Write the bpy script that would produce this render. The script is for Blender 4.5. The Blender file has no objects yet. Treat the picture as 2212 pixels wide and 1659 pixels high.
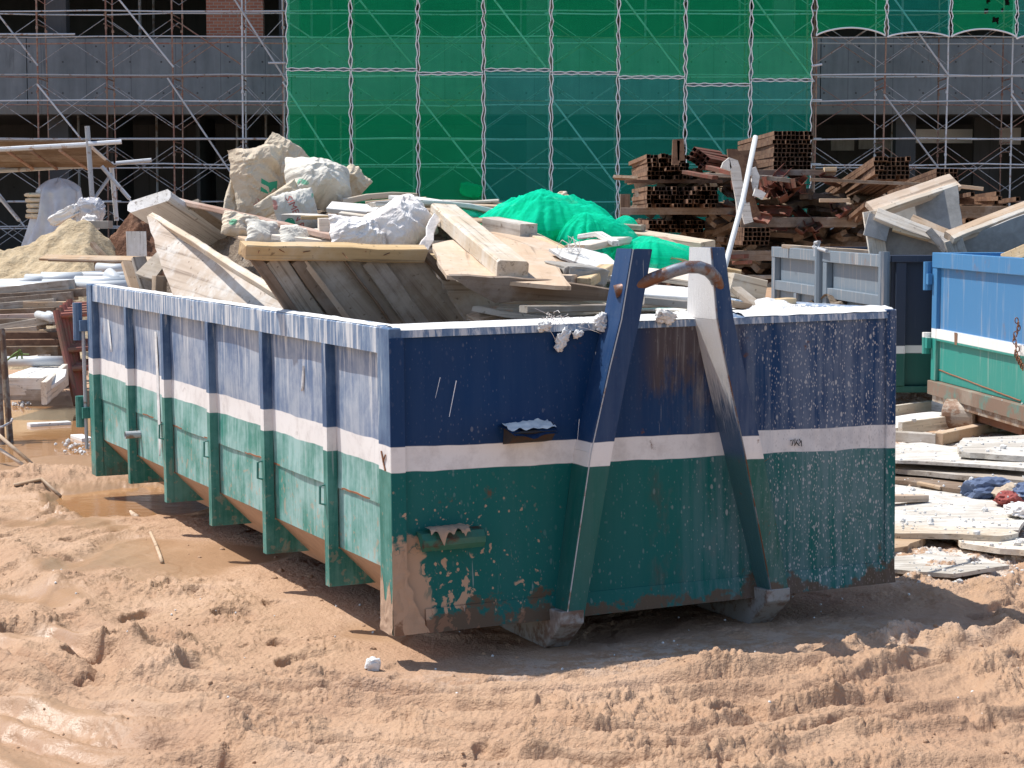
import bpy, bmesh, math, random
import numpy as np
from mathutils import Vector, Matrix, noise, Euler
from mathutils.bvhtree import BVHTree
SC = bpy.context.scene
COL = SC.collection
R = random.Random(7)
V = Vector
# ------------------------------------------------------------------ camera
F, PITCH, CH = 4212.0, 0.088, 1.78
cam = bpy.data.cameras.new("camera"); cam.sensor_width = 36.0; cam.lens = 36.0 * F / 2212.0
cam.clip_start = 0.1; cam.clip_end = 2000
camo = bpy.data.objects.new("camera", cam); COL.objects.link(camo)
camo.location = (0, 0, CH); camo.rotation_euler = (math.pi / 2 - PITCH, 0, 0)
SC.camera = camo
CP = V((0, 0, CH))
def ray(px, py):                       # a direction from the camera through a point of the photograph
    u = (px - 1106) / F; w = -(py - 829.5) / F
    c, s = math.cos(PITCH), math.sin(PITCH)
    return V((u, c + w * s, -s + w * c))
def at(px, py, Y):
    d = ray(px, py); return CP + d * (Y / d.y)
def gnd(px, py, z=0.0):
    d = ray(px, py); return CP + d * ((z - CH) / d.z)
def onplane(px, py, P, N):
    d = ray(px, py); return CP + d * ((P - CP).dot(N) / d.dot(N))
# the skip's own axes: a along its end, b along its side, z up
YAW = 0.4327
SM = Matrix.Translation((-0.468, 7.602, 0.106)) @ Matrix.Rotation(YAW, 4, 'Z') @ Matrix.Rotation(-0.0108, 4, 'Y') @ Matrix.Rotation(-0.0008, 4, 'X')
SA = (SM.to_3x3() @ V((1, 0, 0))).normalized(); SB = (SM.to_3x3() @ V((0, 1, 0))).normalized()
W_, L_, H_ = 2.4, 5.32, 1.222
def S(a, b, z): return SM @ V((a, b, z))
def sk(px, py, b): return onplane(px, py, S(0, b, 0), SB)
def skl(px, py, b): return SM.inverted() @ sk(px, py, b)
# ------------------------------------------------------------------ objects
PM = {}
def tag(o, label=None, cat=None, group=None, kind=None):
    if label: o['label'] = label
    if cat: o['category'] = cat
    if group: o['group'] = group
    if kind: o['kind'] = kind
    return o
def thing(name, label, cat, loc=(0, 0, 0), group=None, M=None):
    o = bpy.data.objects.new(name, None); COL.objects.link(o); o.empty_display_size = .2
    M = M if M is not None else Matrix.Translation(loc)
    o.matrix_basis = M; PM[o.name] = M
    return tag(o, label, cat, group)
def link(name, me, mat, parent=None, M=None):
    o = bpy.data.objects.new(name, me); COL.objects.link(o)
    if mat is not None:
        if not me.materials: me.materials.append(mat)
    M = M if M is not None else Matrix.Identity(4)
    PM[o.name] = M
    if parent is not None:
        o.parent = parent; o.matrix_basis = PM[parent.name].inverted() @ M
    else:
        o.matrix_basis = M
    return o
def bm_obj(name, bm, mat, parent=None, M=None, smooth=False):
    bmesh.ops.recalc_face_normals(bm, faces=bm.faces[:])
    me = bpy.data.meshes.new(name); bm.to_mesh(me); bm.free()
    if smooth: me.polygons.foreach_set('use_smooth', [True] * len(me.polygons))
    return link(name, me, mat, parent, M)
def box(bm, x0, x1, y0, y1, z0, z1):
    v = [bm.verts.new(p) for p in ((x0, y0, z0), (x1, y0, z0), (x1, y1, z0), (x0, y1, z0), (x0, y0, z1), (x1, y0, z1), (x1, y1, z1), (x0, y1, z1))]
    for f in ((0, 3, 2, 1), (4, 5, 6, 7), (0, 1, 5, 4), (1, 2, 6, 5), (2, 3, 7, 6), (3, 0, 4, 7)): bm.faces.new([v[i] for i in f])
    return v
def bevel(bm, w=.004, seg=1):
    bmesh.ops.bevel(bm, geom=bm.edges[:], offset=w, segments=seg, affect='EDGES', clamp_overlap=True)
def prism(bm, poly, d0, d1, fn):
    """polygon in 2-D swept between d0 and d1; fn(u, v, d) gives the point"""
    A = [bm.verts.new(fn(u, v, d0)) for u, v in poly]; B = [bm.verts.new(fn(u, v, d1)) for u, v in poly]
    n = len(poly); bm.faces.new(A); bm.faces.new(B[::-1])
    for i in range(n): bm.faces.new((A[i], A[(i + 1) % n], B[(i + 1) % n], B[i]))
def tube(bm, pts, r, n=8, cap=True, hollow=False):
    pts = [V(p) for p in pts]; rings = []
    for i, p in enumerate(pts):
        t = (pts[min(i + 1, len(pts) - 1)] - pts[max(i - 1, 0)]).normalized()
        a = t.cross(V((0, 0, 1)) if abs(t.z) < .95 else V((1, 0, 0))).normalized(); b = t.cross(a)
        rr = r[i] if isinstance(r, (list, tuple)) else r
        rings.append([bm.verts.new(p + (a * math.cos(k * 2 * math.pi / n) + b * math.sin(k * 2 * math.pi / n)) * rr) for k in range(n)])
    for q, w in zip(rings, rings[1:]):
        for k in range(n): bm.faces.new((q[k], q[(k + 1) % n], w[(k + 1) % n], w[k]))
    if cap:
        bm.faces.new(rings[0][::-1]); bm.faces.new(rings[-1])
def frame(X, up, o):
    X = V(X).normalized(); Z = V(up); Z = (Z - X * Z.dot(X))
    if Z.length < 1e-4: Z = X.orthogonal()
    Z.normalize(); Y = Z.cross(X)
    return Matrix(((X.x, Y.x, Z.x, o.x), (X.y, Y.y, Z.y, o.y), (X.z, Y.z, Z.z, o.z), (0, 0, 0, 1)))
_pc = [0]
def plank_mesh(name, L, w, t, bend=0, jit=.003, seed=0, ch=.004, ragged=0.0):
    rr = random.Random(seed * 7 + 3); n = max(2, min(14, int(L / .12)))
    bm = bmesh.new(); rings = []
    c = min(ch, t * .3, w * .3)
    sec = [(-w/2 + c, -t/2), (w/2 - c, -t/2), (w/2, -t/2 + c), (w/2, t/2 - c), (w/2 - c, t/2), (-w/2 + c, t/2), (-w/2, t/2 - c), (-w/2, -t/2 + c)]
    for i in range(n + 1):
        x = -L/2 + L * i / n; k = i / n * 2 - 1
        dz = bend * (1 - k * k) + rr.uniform(-1, 1) * jit * .5; dy = rr.uniform(-1, 1) * jit
        e = [(rr.uniform(-1, 1) * ragged if i in (0, n) else 0) for _ in sec]
        rings.append([bm.verts.new((x + e[j], y + dy + rr.uniform(-1, 1) * jit * .3, z + dz + rr.uniform(-1, 1) * jit * .2)) for j, (y, z) in enumerate(sec)])
    for q, r2 in zip(rings, rings[1:]):
        for j in range(8): bm.faces.new((q[j], q[(j + 1) % 8], r2[(j + 1) % 8], r2[j]))
    bm.faces.new(rings[0][::-1]); bm.faces.new(rings[-1])
    bmesh.ops.recalc_face_normals(bm, faces=bm.faces[:])
    me = bpy.data.meshes.new(name); bm.to_mesh(me); bm.free(); return me
def plank(name, p0, p1, w, t, mat, label=None, cat=None, group=None, up=(0, 0, 1), bend=0, jit=.003, ragged=.0, parent=None, ch=.004):
    _pc[0] += 1
    p0, p1 = V(p0), V(p1); M = frame(p1 - p0, up, (p0 + p1) / 2)
    me = plank_mesh(name, (p1 - p0).length, w, t, bend, jit, _pc[0], ch, ragged)
    o = link(name, me, mat, parent, M)
    return tag(o, label, cat, group)
def plate(name, pxs, P, N, t, mat, label=None, cat=None, group=None, parent=None, along=None, jit=.006, sub=5, curl=0.0, seed=1):
    """a sheet whose outline lies in the plane (P, N), given real thickness t"""
    N = V(N).normalized()
    if N.dot(CP - P) < 0: N = -N
    pts = [onplane(x, y, P, N) for x, y in pxs]
    c = sum(pts, V()) / len(pts)
    X = along if along is not None else max(((pts[i] - pts[i - 1]) for i in range(len(pts))), key=lambda e: e.length)
    X = X - N * X.dot(N); M = frame(X, N, c); Mi = M.inverted(); rr = random.Random(seed)
    loc = []
    for i in range(len(pts)):
        a, b = Mi @ pts[i], Mi @ pts[(i + 1) % len(pts)]
        k = max(1, min(sub, int((b - a).length / .08)))
        for j in range(k):
            q = a.lerp(b, j / k)
            if j: q += V((rr.uniform(-jit, jit), rr.uniform(-jit, jit), 0))
            loc.append(q)
    bm = bmesh.new()
    top = [bm.verts.new((q.x, q.y, 0)) for q in loc]; f = bm.faces.new(top)
    bmesh.ops.triangulate(bm, faces=[f])
    for _ in range(2):
        lo = [e for e in bm.edges if e.calc_length() > .25 and not e.is_boundary]
        if not lo: break
        bmesh.ops.subdivide_edges(bm, edges=lo, cuts=1); bmesh.ops.triangulate(bm, faces=[f for f in bm.faces if len(f.verts) > 3])
    for v in bm.verts: v.co.z += curl * ((v.co.x * .9) ** 2 - .1) + .006 * noise.noise(V((v.co.x * 2.5, v.co.y * 2.5, seed * 3.1)))
    g = bmesh.ops.extrude_face_region(bm, geom=bm.faces[:])
    for v in g['geom']:
        if isinstance(v, bmesh.types.BMVert): v.co.z -= t
    return tag(bm_obj(name, bm, mat, parent, M), label, cat, group)
def fbm(p, o=4):
    s, a = 0, 1
    for _ in range(o): s += a * noise.noise(p); p = p * 2.03; a *= .5
    return s
def crumple(name, c, size, rot, mat, seed, amp=.2, sub=5, label=None, cat=None, group=None, parent=None, square=.55, freq=1.0, flat=0.0, flatf=False):
    """a crumpled paper or cloth body: a pillow with sharp folds"""
    bm = bmesh.new(); bmesh.ops.create_icosphere(bm, subdivisions=sub, radius=1)
    o = V((seed * 13.7, seed * 5.1, seed * 2.3))
    for v in bm.verts:
        n = v.co.normalized()
        q = V([math.copysign(abs(k) ** square, k) for k in n])
        f = (n * 1.1 * freq + o)
        w = V((noise.noise(f + V((9, 0, 0))), noise.noise(f + V((0, 9, 0))), noise.noise(f + V((0, 0, 9)))))
        f2 = f + w * .6
        if flatf:                                              # folded paper: flat facets meeting in sharp ridges
            d1 = noise.voronoi(f2 * 1.5)[0]; d2 = noise.voronoi(f2 * 3.4 + V((3, 1, 2)))[0]
            r = 1 + amp * (.9 * noise.noise(f2) + .9 * (d1[1] - d1[0] - .35) * -1.0 + .5 * (d2[1] - d2[0] - .3) * -1.0 + .5 * (.3 - abs(noise.noise(f2 * 2.6))))
        else:
            r = 1 + amp * (.9 * noise.noise(f2) + .9 * (.35 - abs(noise.noise(f2 * 1.9))) * 1.6 + .5 * (.3 - abs(noise.noise(f2 * 4.1))) + .25 * (.3 - abs(noise.noise(f2 * 9.0))))
        v.co = V((q.x * size[0], q.y * size[1], q.z * size[2])) * r
        if v.co.z < -size[2] * (1 - flat): v.co.z = -size[2] * (1 - flat)
    M = Matrix.Translation(V(c)) @ Euler(rot).to_matrix().to_4x4()
    return tag(bm_obj(name, bm, mat, parent, M, smooth=not flatf), label, cat, group)
def bag(name, c, sx, sy, sz, X, out, mat, seed, crease=.05, bend=(0, 0), roll=0.0, n=34, label=None, cat=None, group=None, back=.4, top=0.0):
    """an empty paper bag: two creased sheets that meet in a sharp seam, with pointed corners"""
    X = V(X).normalized(); O = V(out); O = (O - X * O.dot(X)).normalized(); Z = X.cross(O) * -1
    if Z.z < 0: Z = -Z
    M = Matrix(((X.x, O.x, Z.x, c[0]), (X.y, O.y, Z.y, c[1]), (X.z, O.z, Z.z, c[2]), (0, 0, 0, 1))) @ Matrix.Rotation(roll, 4, 'Y')
    o = V((seed * 7.3, seed * 3.1, seed * 1.7)); bm = bmesh.new(); g = [[], []]
    for s in (0, 1):
        for i in range(n + 1):
            row = []
            for j in range(n + 1):
                u, v = i / n * 2 - 1, j / n * 2 - 1; edge = i in (0, n) or j in (0, n)
                if edge and s: row.append(g[0][i][j]); continue
                p = V((u * sx * 4.5, v * sz * 4.5, 0)) + o; w = noise.noise(p * .8) * .5
                q = p + V((w, -w, s * 3.0)); k = max(0, (1 - abs(u) ** 3) * (1 - abs(v) ** 3)) ** .6
                d1 = noise.voronoi(q * 1.3)[0]; d2 = noise.voronoi(q * 3.1)[0]; d3 = noise.voronoi(q * 6.5)[0]
                cr = (d1[1] - d1[0] - .3) * 1.0 + (d2[1] - d2[0] - .25) * .55 + (d3[1] - d3[0] - .2) * .22
                y = (1 if s == 0 else -back) * sy * k * (.75 + .6 * noise.noise(p * .55 + V((5, 0, s)))) - crease * cr * (.35 + .65 * k) * (1 if s == 0 else -1)
                if edge: y = -crease * cr * .4
                jx = .10 * noise.noise(V((v * 1.7, seed, 1))) + .04 * noise.noise(V((v * 6, seed, 2))); jz = .12 * noise.noise(V((u * 1.7, seed, 3))) + .05 * noise.noise(V((u * 6, seed, 4)))
                y += bend[0] * (u * u - .3) + bend[1] * (v * v - .3) + top * max(0, v) ** 2 * u
                row.append(bm.verts.new((sx * (u + jx), y, sz * (v + jz))))
            g[s].append(row)
    for s in (0, 1):
        for i in range(n):
            for j in range(n):
                f = (g[s][i][j], g[s][i + 1][j], g[s][i + 1][j + 1], g[s][i][j + 1])
                try: bm.faces.new(f if s == 0 else f[::-1])
                except ValueError: pass
    return tag(bm_obj(name, bm, mat, None, M, smooth=False), label, cat, group)
def decal(name, polys, target, M, parent, mat, dirn, off=.003):
    """flat marks (lists of polygons in the plane of M) laid onto the surface of a mesh"""
    T = PM[target.name]; Ti = T.inverted()
    bm0 = bmesh.new(); bm0.from_mesh(target.data); tr = BVHTree.FromBMesh(bm0); bm0.free()
    d = (Ti.to_3x3() @ V(dirn)).normalized(); bm = bmesh.new()
    for P in polys:
        vs = []
        for p in P:
            w = Ti @ (M @ V((p[0], p[1], 0)) - V(dirn).normalized() * .6)
            h = tr.ray_cast(w, d)
            vs.append(T @ (h[0] - d * off) if h[0] is not None else None)
        if all(v is not None for v in vs) and len(vs) > 2:
            bm.faces.new([bm.verts.new(v) for v in vs])
    if not bm.faces: bm.free(); return None
    Tm = PM[parent.name]
    bmesh.ops.transform(bm, matrix=Tm.inverted(), verts=bm.verts[:])
    return bm_obj(name, bm, mat, parent, Tm)
def text_polys(body, size):
    cu = bpy.data.curves.new('lettering', 'FONT'); cu.body = body; cu.size = size; cu.resolution_u = 2
    cu.align_x = 'CENTER'; cu.align_y = 'CENTER'
    ob = bpy.data.objects.new('lettering', cu); COL.objects.link(ob)
    dg = bpy.context.evaluated_depsgraph_get(); me = ob.evaluated_get(dg).to_mesh()
    out = [[tuple(me.vertices[i].co[:2]) for i in p.vertices] for p in me.polygons]
    bpy.data.objects.remove(ob); bpy.data.curves.remove(cu); return out
# ------------------------------------------------------------------ materials
class NT:
    def __init__(s, name):
        s.m = bpy.data.materials.new(name); s.m.use_nodes = True; s.t = s.m.node_tree; s.t.nodes.clear()
        s.out = s.t.nodes.new('ShaderNodeOutputMaterial'); s._tc = None
    def n(s, typ, **kw):
        nd = s.t.nodes.new('ShaderNode' + typ)
        for k, v in kw.items(): setattr(nd, k, v)
        return nd
    def set(s, sock, v):
        if isinstance(v, bpy.types.NodeSocket): s.t.links.new(v, sock)
        elif isinstance(v, (tuple, list)) and sock.type == 'RGBA' and len(v) == 3: sock.default_value = (*v, 1)
        else: sock.default_value = v
    def obj(s):
        if s._tc is None: s._tc = s.n('TexCoord')
        return s._tc.outputs['Object']
    def rnd(s): return s.n('ObjectInfo').outputs['Random']
    def scale(s, v, k):
        nd = s.n('Mapping'); s.set(nd.inputs[0], v); nd.inputs['Scale'].default_value = k if isinstance(k, (tuple, list)) else (k, k, k); return nd.outputs[0]
    def offs(s, v, rnd, k=40):
        nd = s.n('VectorMath', operation='MULTIPLY_ADD'); c = s.n('CombineXYZ')
        for i in range(3): s.set(c.inputs[i], s.math('MULTIPLY', rnd, k * (1 + .37 * i)))
        s.set(nd.inputs[0], v); nd.inputs[1].default_value = (1, 1, 1); s.set(nd.inputs[2], c.outputs[0]); return nd.outputs[0]
    def noise(s, v, sc, det=4, rough=.55, dist=0):
        nd = s.n('TexNoise'); s.set(nd.inputs['Vector'], v); nd.inputs['Scale'].default_value = sc; nd.inputs['Detail'].default_value = det
        nd.inputs['Roughness'].default_value = rough; nd.inputs['Distortion'].default_value = dist; return nd.outputs['Fac']
    def voro(s, v, sc, feat='F1'):
        nd = s.n('TexVoronoi', feature=feat); s.set(nd.inputs['Vector'], v); nd.inputs['Scale'].default_value = sc; return nd.outputs['Distance']
    def math(s, op, a, b=None, c=None, clamp=False):
        nd = s.n('Math', operation=op, use_clamp=clamp); s.set(nd.inputs[0], a)
        if b is not None: s.set(nd.inputs[1], b)
        if c is not None: s.set(nd.inputs[2], c)
        return nd.outputs[0]
    def step(s, v, a, b):
        nd = s.n('MapRange', interpolation_type='SMOOTHSTEP'); s.set(nd.inputs[0], v); nd.inputs[1].default_value = a; nd.inputs[2].default_value = b; return nd.outputs[0]
    def ramp(s, v, stops):
        nd = s.n('ValToRGB'); s.set(nd.inputs[0], v); e = nd.color_ramp.elements
        while len(e) < len(stops): e.new(.5)
        for q, (p, c) in zip(e, stops): q.position = p; q.color = (*c, 1)
        return nd.outputs[0]
    def mix(s, f, a, b, mode='MIX'):
        nd = s.n('Mix', data_type='RGBA', blend_type=mode); s.set(nd.inputs[0], f); s.set(nd.inputs[6], a); s.set(nd.inputs[7], b); return nd.outputs[2]
    def bump(s, h, st=.3, d=.01):
        nd = s.n('Bump'); s.set(nd.inputs['Height'], h); nd.inputs['Strength'].default_value = st; nd.inputs['Distance'].default_value = d; return nd.outputs[0]
    def xyz(s, v):
        nd = s.n('SeparateXYZ'); s.set(nd.inputs[0], v); return nd.outputs
    def bsdf(s, col, rough=.7, metal=0, normal=None, spec=None, sheen=0):
        nd = s.n('BsdfPrincipled'); s.set(nd.inputs['Base Color'], col); s.set(nd.inputs['Roughness'], rough); s.set(nd.inputs['Metallic'], metal)
        if normal is not None: s.set(nd.inputs['Normal'], normal)
        if spec is not None: s.set(nd.inputs['Specular IOR Level'], spec)
        s.t.links.new(nd.outputs[0], s.out.inputs[0]); return nd
def wood(name, c0, c1, stain=(.55, .52, .47), st=.35, rough=.85, grain=22, spread=.35, dark=(.10, .06, .035)):
    N = NT(name); rn = N.rnd(); v = N.offs(N.obj(), rn)
    g = N.noise(N.scale(v, (1.2, grain, grain)), 1.0, 6, .65, .4)
    col = N.ramp(g, [(.28, c0), (.68, c1)])
    ln = N.noise(N.scale(v, (.8, grain * 2.4, grain * 2.4)), 1.0, 3, .6)
    col = N.mix(N.math('MULTIPLY', N.step(ln, .54, .68), .55), col, dark)
    s1 = N.noise(v, 3.2, 6, .65); s2 = N.noise(v, 19, 3, .6)
    col = N.mix(N.math('MULTIPLY', N.step(N.math('ADD', s1, N.math('MULTIPLY', s2, .3)), .58, .82), st), col, stain)
    sp = N.step(N.noise(v, 34, 2, .5), .66, .74); col = N.mix(N.math('MULTIPLY', sp, .6), col, dark)
    hs = N.n('HueSaturation'); N.set(hs.inputs['Color'], col); N.set(hs.inputs['Value'], N.math('MULTIPLY_ADD', rn, spread, 1 - spread / 2)); N.set(hs.inputs['Saturation'], N.math('MULTIPLY_ADD', rn, -.3, 1.1))
    N.bsdf(hs.outputs[0], rough, 0, N.bump(N.math('ADD', g, N.math('MULTIPLY', s2, .6)), .5, .006), .25)
    return N.m
def rusty(name, base, rust=(.16, .055, .025), amt=.5, rough=.6, metal=.2, dust=(.5, .42, .35), damt=.25):
    N = NT(name); rn = N.rnd(); v = N.offs(N.obj(), rn)
    a = N.noise(v, 6, 6, .7); b = N.noise(v, 30, 4, .6)
    col = N.mix(N.step(N.math('ADD', a, N.math('MULTIPLY', b, .25)), .75 - amt * .5, .85 - amt * .4), base, rust)
    col = N.mix(N.math('MULTIPLY', N.step(N.noise(v, 2.4, 5, .65), .5, .75), damt), col, dust)
    hs = N.n('HueSaturation'); N.set(hs.inputs['Color'], col); N.set(hs.inputs['Value'], N.math('MULTIPLY_ADD', rn, .5, .75))
    N.bsdf(hs.outputs[0], rough, metal, N.bump(b, .25, .003)); return N.m
def plain(name, col, rough=.7, metal=0, var=.25, bump=.2, sc=12, spec=None):
    N = NT(name); v = N.offs(N.obj(), N.rnd()); a = N.noise(v, sc, 5, .6); b = N.noise(v, sc * .2, 3)
    c = N.mix(N.math('MULTIPLY', N.step(N.math('ADD', a, b), .75, 1.3), var), col, tuple(k * .45 for k in col))
    N.bsdf(c, rough, metal, N.bump(a, bump, .006), spec); return N.m
MUD = (.435, .276, .172)
def mat_ground():
    N = NT('mud'); v = N.obj()
    at_ = N.n('Attribute', attribute_name='wet'); wet = at_.outputs['Fac']
    wh = N.n('Attribute', attribute_name='white').outputs['Fac']
    n1 = N.noise(v, 1.1, 6, .6); n2 = N.noise(v, 9, 6, .65); n3 = N.noise(v, 60, 4, .6)
    col = N.ramp(n1, [(.3, (.37, .22, .135)), (.55, MUD), (.75, (.50, .335, .228))])
    col = N.mix(N.math('MULTIPLY', N.step(n2, .52, .7), .35), col, (.29, .165, .10))
    col = N.mix(N.math('MULTIPLY', N.step(n3, .6, .72), .35), col, (.54, .385, .275))
    col = N.mix(N.math('MULTIPLY', wet, .5), col, (.34, .20, .105))
    pw = N.math('MULTIPLY', N.math('MULTIPLY', wh, .8), N.step(N.math('ADD', N.noise(v, 6, 6, .75), N.math('MULTIPLY', N.noise(v, 45, 4, .7), .35)), .62, .74))
    col = N.mix(pw, col, (.72, .68, .62))
    fl = N.math('MULTIPLY', N.step(N.voro(N.scale(v, (1, 1, .2)), 26), .045, .02), N.step(N.noise(v, 1.5, 2), .55, .62))
    col = N.mix(fl, col, (.7, .66, .6))
    h = N.math('ADD', N.math('MULTIPLY', n2, .6), N.math('MULTIPLY', n3, .35))
    h = N.math('MULTIPLY', h, N.math('SUBTRACT', 1.0, N.math('MULTIPLY', wet, .8)))
    rough = N.math('SUBTRACT', .9, N.math('MULTIPLY', wet, .62))
    N.bsdf(col, rough, 0, N.bump(h, 1.0, .035), .35); return N.m
def mat_skip(name, chalk, blue, green, bluec, greenc, drips=.0, splash=.5, mudspl=.3, rust=.3, end=False):
    """blue over white over green paint in the skip's own metres; chalk = how sun-bleached the face is"""
    N = NT(name); v = N.obj(); x, y, z = N.xyz(v)
    wob = N.math('MULTIPLY', N.math('SUBTRACT', N.noise(v, 3.5, 2), .5), .022)
    zz = N.math('ADD', N.math('ADD', z, wob), N.math('MULTIPLY', N.math('MULTIPLY', x, N.step(y, .4, .0)), .0197))
    streak = N.noise(N.scale(v, (26, 26, 1.7)), 1.0, 6, .72, .5)
    streak2 = N.noise(N.scale(v, (17, 17, 1.1)), 1.0, 5, .68)
    patch = N.noise(v, 2.2, 5, .6)
    cf = N.math('MULTIPLY', N.step(N.math('ADD', N.math('MULTIPLY', streak, .45), N.math('MULTIPLY', N.noise(v, 3.4, 6, .7), .65)), .40, .68), chalk)
    if end: cf = N.math('MULTIPLY', cf, N.math('MULTIPLY_ADD', N.step(x, .95, 1.6), .8, .2))
    cb = N.mix(cf, blue, bluec); cg = N.mix(cf, green, greenc)
    wh = N.mix(N.math('MULTIPLY', N.step(N.noise(v, 8, 6, .7), .45, .7), .55), (.76, .73, .71), (.5, .46, .44))
    col = N.mix(N.step(zz, .651, .655), cg, wh); col = N.mix(N.step(zz, .751, .755), col, cb)
    # the white plaster that ran down from the rim
    top = N.math('MULTIPLY', N.step(z, .55, 1.15), drips)
    dr = N.step(N.math('ADD', streak, N.math('MULTIPLY', top, .30)), .66, .76)
    col = N.mix(N.math('MULTIPLY', dr, N.math('MULTIPLY_ADD', top, .6, .25)), col, (.72, .71, .69))
    # grey dust runs and splashes
    vs = N.scale(v, (1, 1, .5)); d1 = N.voro(vs, 28); d2 = N.voro(vs, 70); d3 = N.voro(N.scale(v, (1, 1, .42)), 105); dn = N.step(x, 1.35, 2.05)
    msk = N.math('MULTIPLY_ADD', N.step(N.math('ADD', N.noise(v, 1.6, 3), N.math('MULTIPLY', dn, .18)), .40, .62), .8, .2)
    rg = N.math('MULTIPLY_ADD', N.step(x, 1.15, 1.75), .78, .22)
    if end:                                                    # rust bleeding down between the two legs
        bx = N.math('MULTIPLY', N.step(x, 1.08, 1.22), N.step(x, 1.68, 1.5)); bz = N.step(N.math('ADD', z, N.math('MULTIPLY', streak2, .5)), .95, 1.45)
        bb = N.step(N.math('ADD', N.math('MULTIPLY', N.noise(N.scale(v, (1, 1, .5)), 7, 6, .7), .8), N.math('MULTIPLY', bz, .35)), .42, .64)
        col = N.mix(N.math('MULTIPLY', N.math('MULTIPLY', bx, bb), .85), col, N.mix(N.step(streak, .5, .62), (.080, .055, .047), (.19, .165, .15)))
    s_ = N.math('MAXIMUM', N.step(N.math('ADD', d1, N.math('MULTIPLY', N.noise(v, 30, 2), .35)), .35, .25), N.math('MAXIMUM', N.step(N.math('ADD', N.math('ADD', d2, N.math('MULTIPLY', N.noise(v, 50, 2), .35)), N.math('MULTIPLY', dn, -.05)), .37, .27), N.math('MULTIPLY', dn, N.step(N.math('ADD', d3, N.math('MULTIPLY', N.noise(v, 40, 2), .35)), .45, .30))))
    col = N.mix(N.math('MULTIPLY', N.math('MULTIPLY', s_, msk), N.math('MULTIPLY', rg, splash * .86)), col, (.52, .50, .49))
    rg = N.math('SUBTRACT', rg, .17 if end else 0.0); hz = N.math('MULTIPLY', N.step(N.math('ADD', streak2, N.math('MULTIPLY', patch, .45)), .58, .88), N.math('MULTIPLY', rg, splash))
    col = N.mix(N.math('MULTIPLY', hz, .42), col, (.34, .38, .44))
    # splashed mud low down at the near corner
    lo = N.math('MULTIPLY', N.step(z, .72, .12), N.step(x, 1.1, .15)); mn = N.noise(N.scale(v, (1, 1, .75)), 15, 5, .55, .8)
    mn2 = N.noise(v, 26, 3, .5)
    mm = N.step(N.math('ADD', N.math('MAXIMUM', mn, N.math('MULTIPLY', mn2, .97)), N.math('MULTIPLY', lo, .10)), .69, .725)
    dp = N.math('MULTIPLY', N.step(N.math('ADD', N.voro(N.scale(v, (1, 1, .8)), 30), N.math('MULTIPLY', N.noise(v, 9, 2), .5)), .40, .34), N.step(x, .75, .45)); mm = N.math('MAXIMUM', mm, dp)
    ck = N.math('MULTIPLY', N.step(N.math('ADD', x, N.math('MULTIPLY', N.math('ADD', mn, z), .16)), .27, .245), N.step(N.math('ADD', z, N.math('MULTIPLY', mn2, .3)), .55, .50)); mm = N.math('MAXIMUM', mm, ck) if end else mm
    col = N.mix(N.math('MULTIPLY', mm, N.math('MULTIPLY', N.step(lo, .02, .3), mudspl)), col, (.44, .29, .20))
    # rust
    rn = N.noise(v, 5, 7, .72); rl = N.math('ADD', N.math('MULTIPLY', N.step(z, .22, .0), .14), N.math('MULTIPLY', N.step(z, .075, .03), .09 if end else .03))
    rm = N.step(N.math('ADD', rn, rl), .63 if end else .645, .70)
    col = N.mix(N.math('MULTIPLY', rm, rust), col, (.13, .055, .028))
    sc = N.step(N.noise(N.scale(v, (60, 60, 3)), 1, 2), .73, .77)
    col = N.mix(N.math('MULTIPLY', sc, .35), col, (.5, .5, .5))
    rough = N.math('ADD', N.math('MULTIPLY', patch, .3), .34)
    N.bsdf(col, rough, 0, N.bump(N.math('ADD', N.math('MULTIPLY', patch, .5), N.math('MULTIPLY', rn, .25)), .25, .012), .16 if end else .3)
    return N.m
def mat_net(name, col, trans, thread=True, glow=.5, sc=1.0):
    N = NT(name); v = N.obj()
    f = N.noise(v, 1.3 * sc, 6, .65, .3); f2 = N.noise(N.scale(v, (.6, 1, 9)), 2.0 * sc, 4, .7)
    c = N.mix(N.step(N.math('ADD', N.math('MULTIPLY', f, .6), N.math('MULTIPLY', f2, .4)), .30, .75), tuple(k * .8 for k in col), tuple(min(1, k * 1.25 + .008) for k in col))
    d = N.n('BsdfDiffuse'); N.set(d.inputs[0], c); t = N.n('BsdfTranslucent'); N.set(t.inputs[0], c)
    m1 = N.n('MixShader'); m1.inputs[0].default_value = glow; N.t.links.new(d.outputs[0], m1.inputs[1]); N.t.links.new(t.outputs[0], m1.inputs[2])
    tr = N.n('BsdfTransparent'); tr.inputs[0].default_value = (*[min(.97, .60 + k * .8) for k in col], 1)
    m2 = N.n('MixShader'); N.set(m2.inputs[0], N.math('MULTIPLY_ADD', N.step(f, .3, .75), .08, trans - .04))
    N.t.links.new(m1.outputs[0], m2.inputs[1]); N.t.links.new(tr.outputs[0], m2.inputs[2]); N.t.links.new(m2.outputs[0], N.out.inputs[0])
    return N.m
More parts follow.
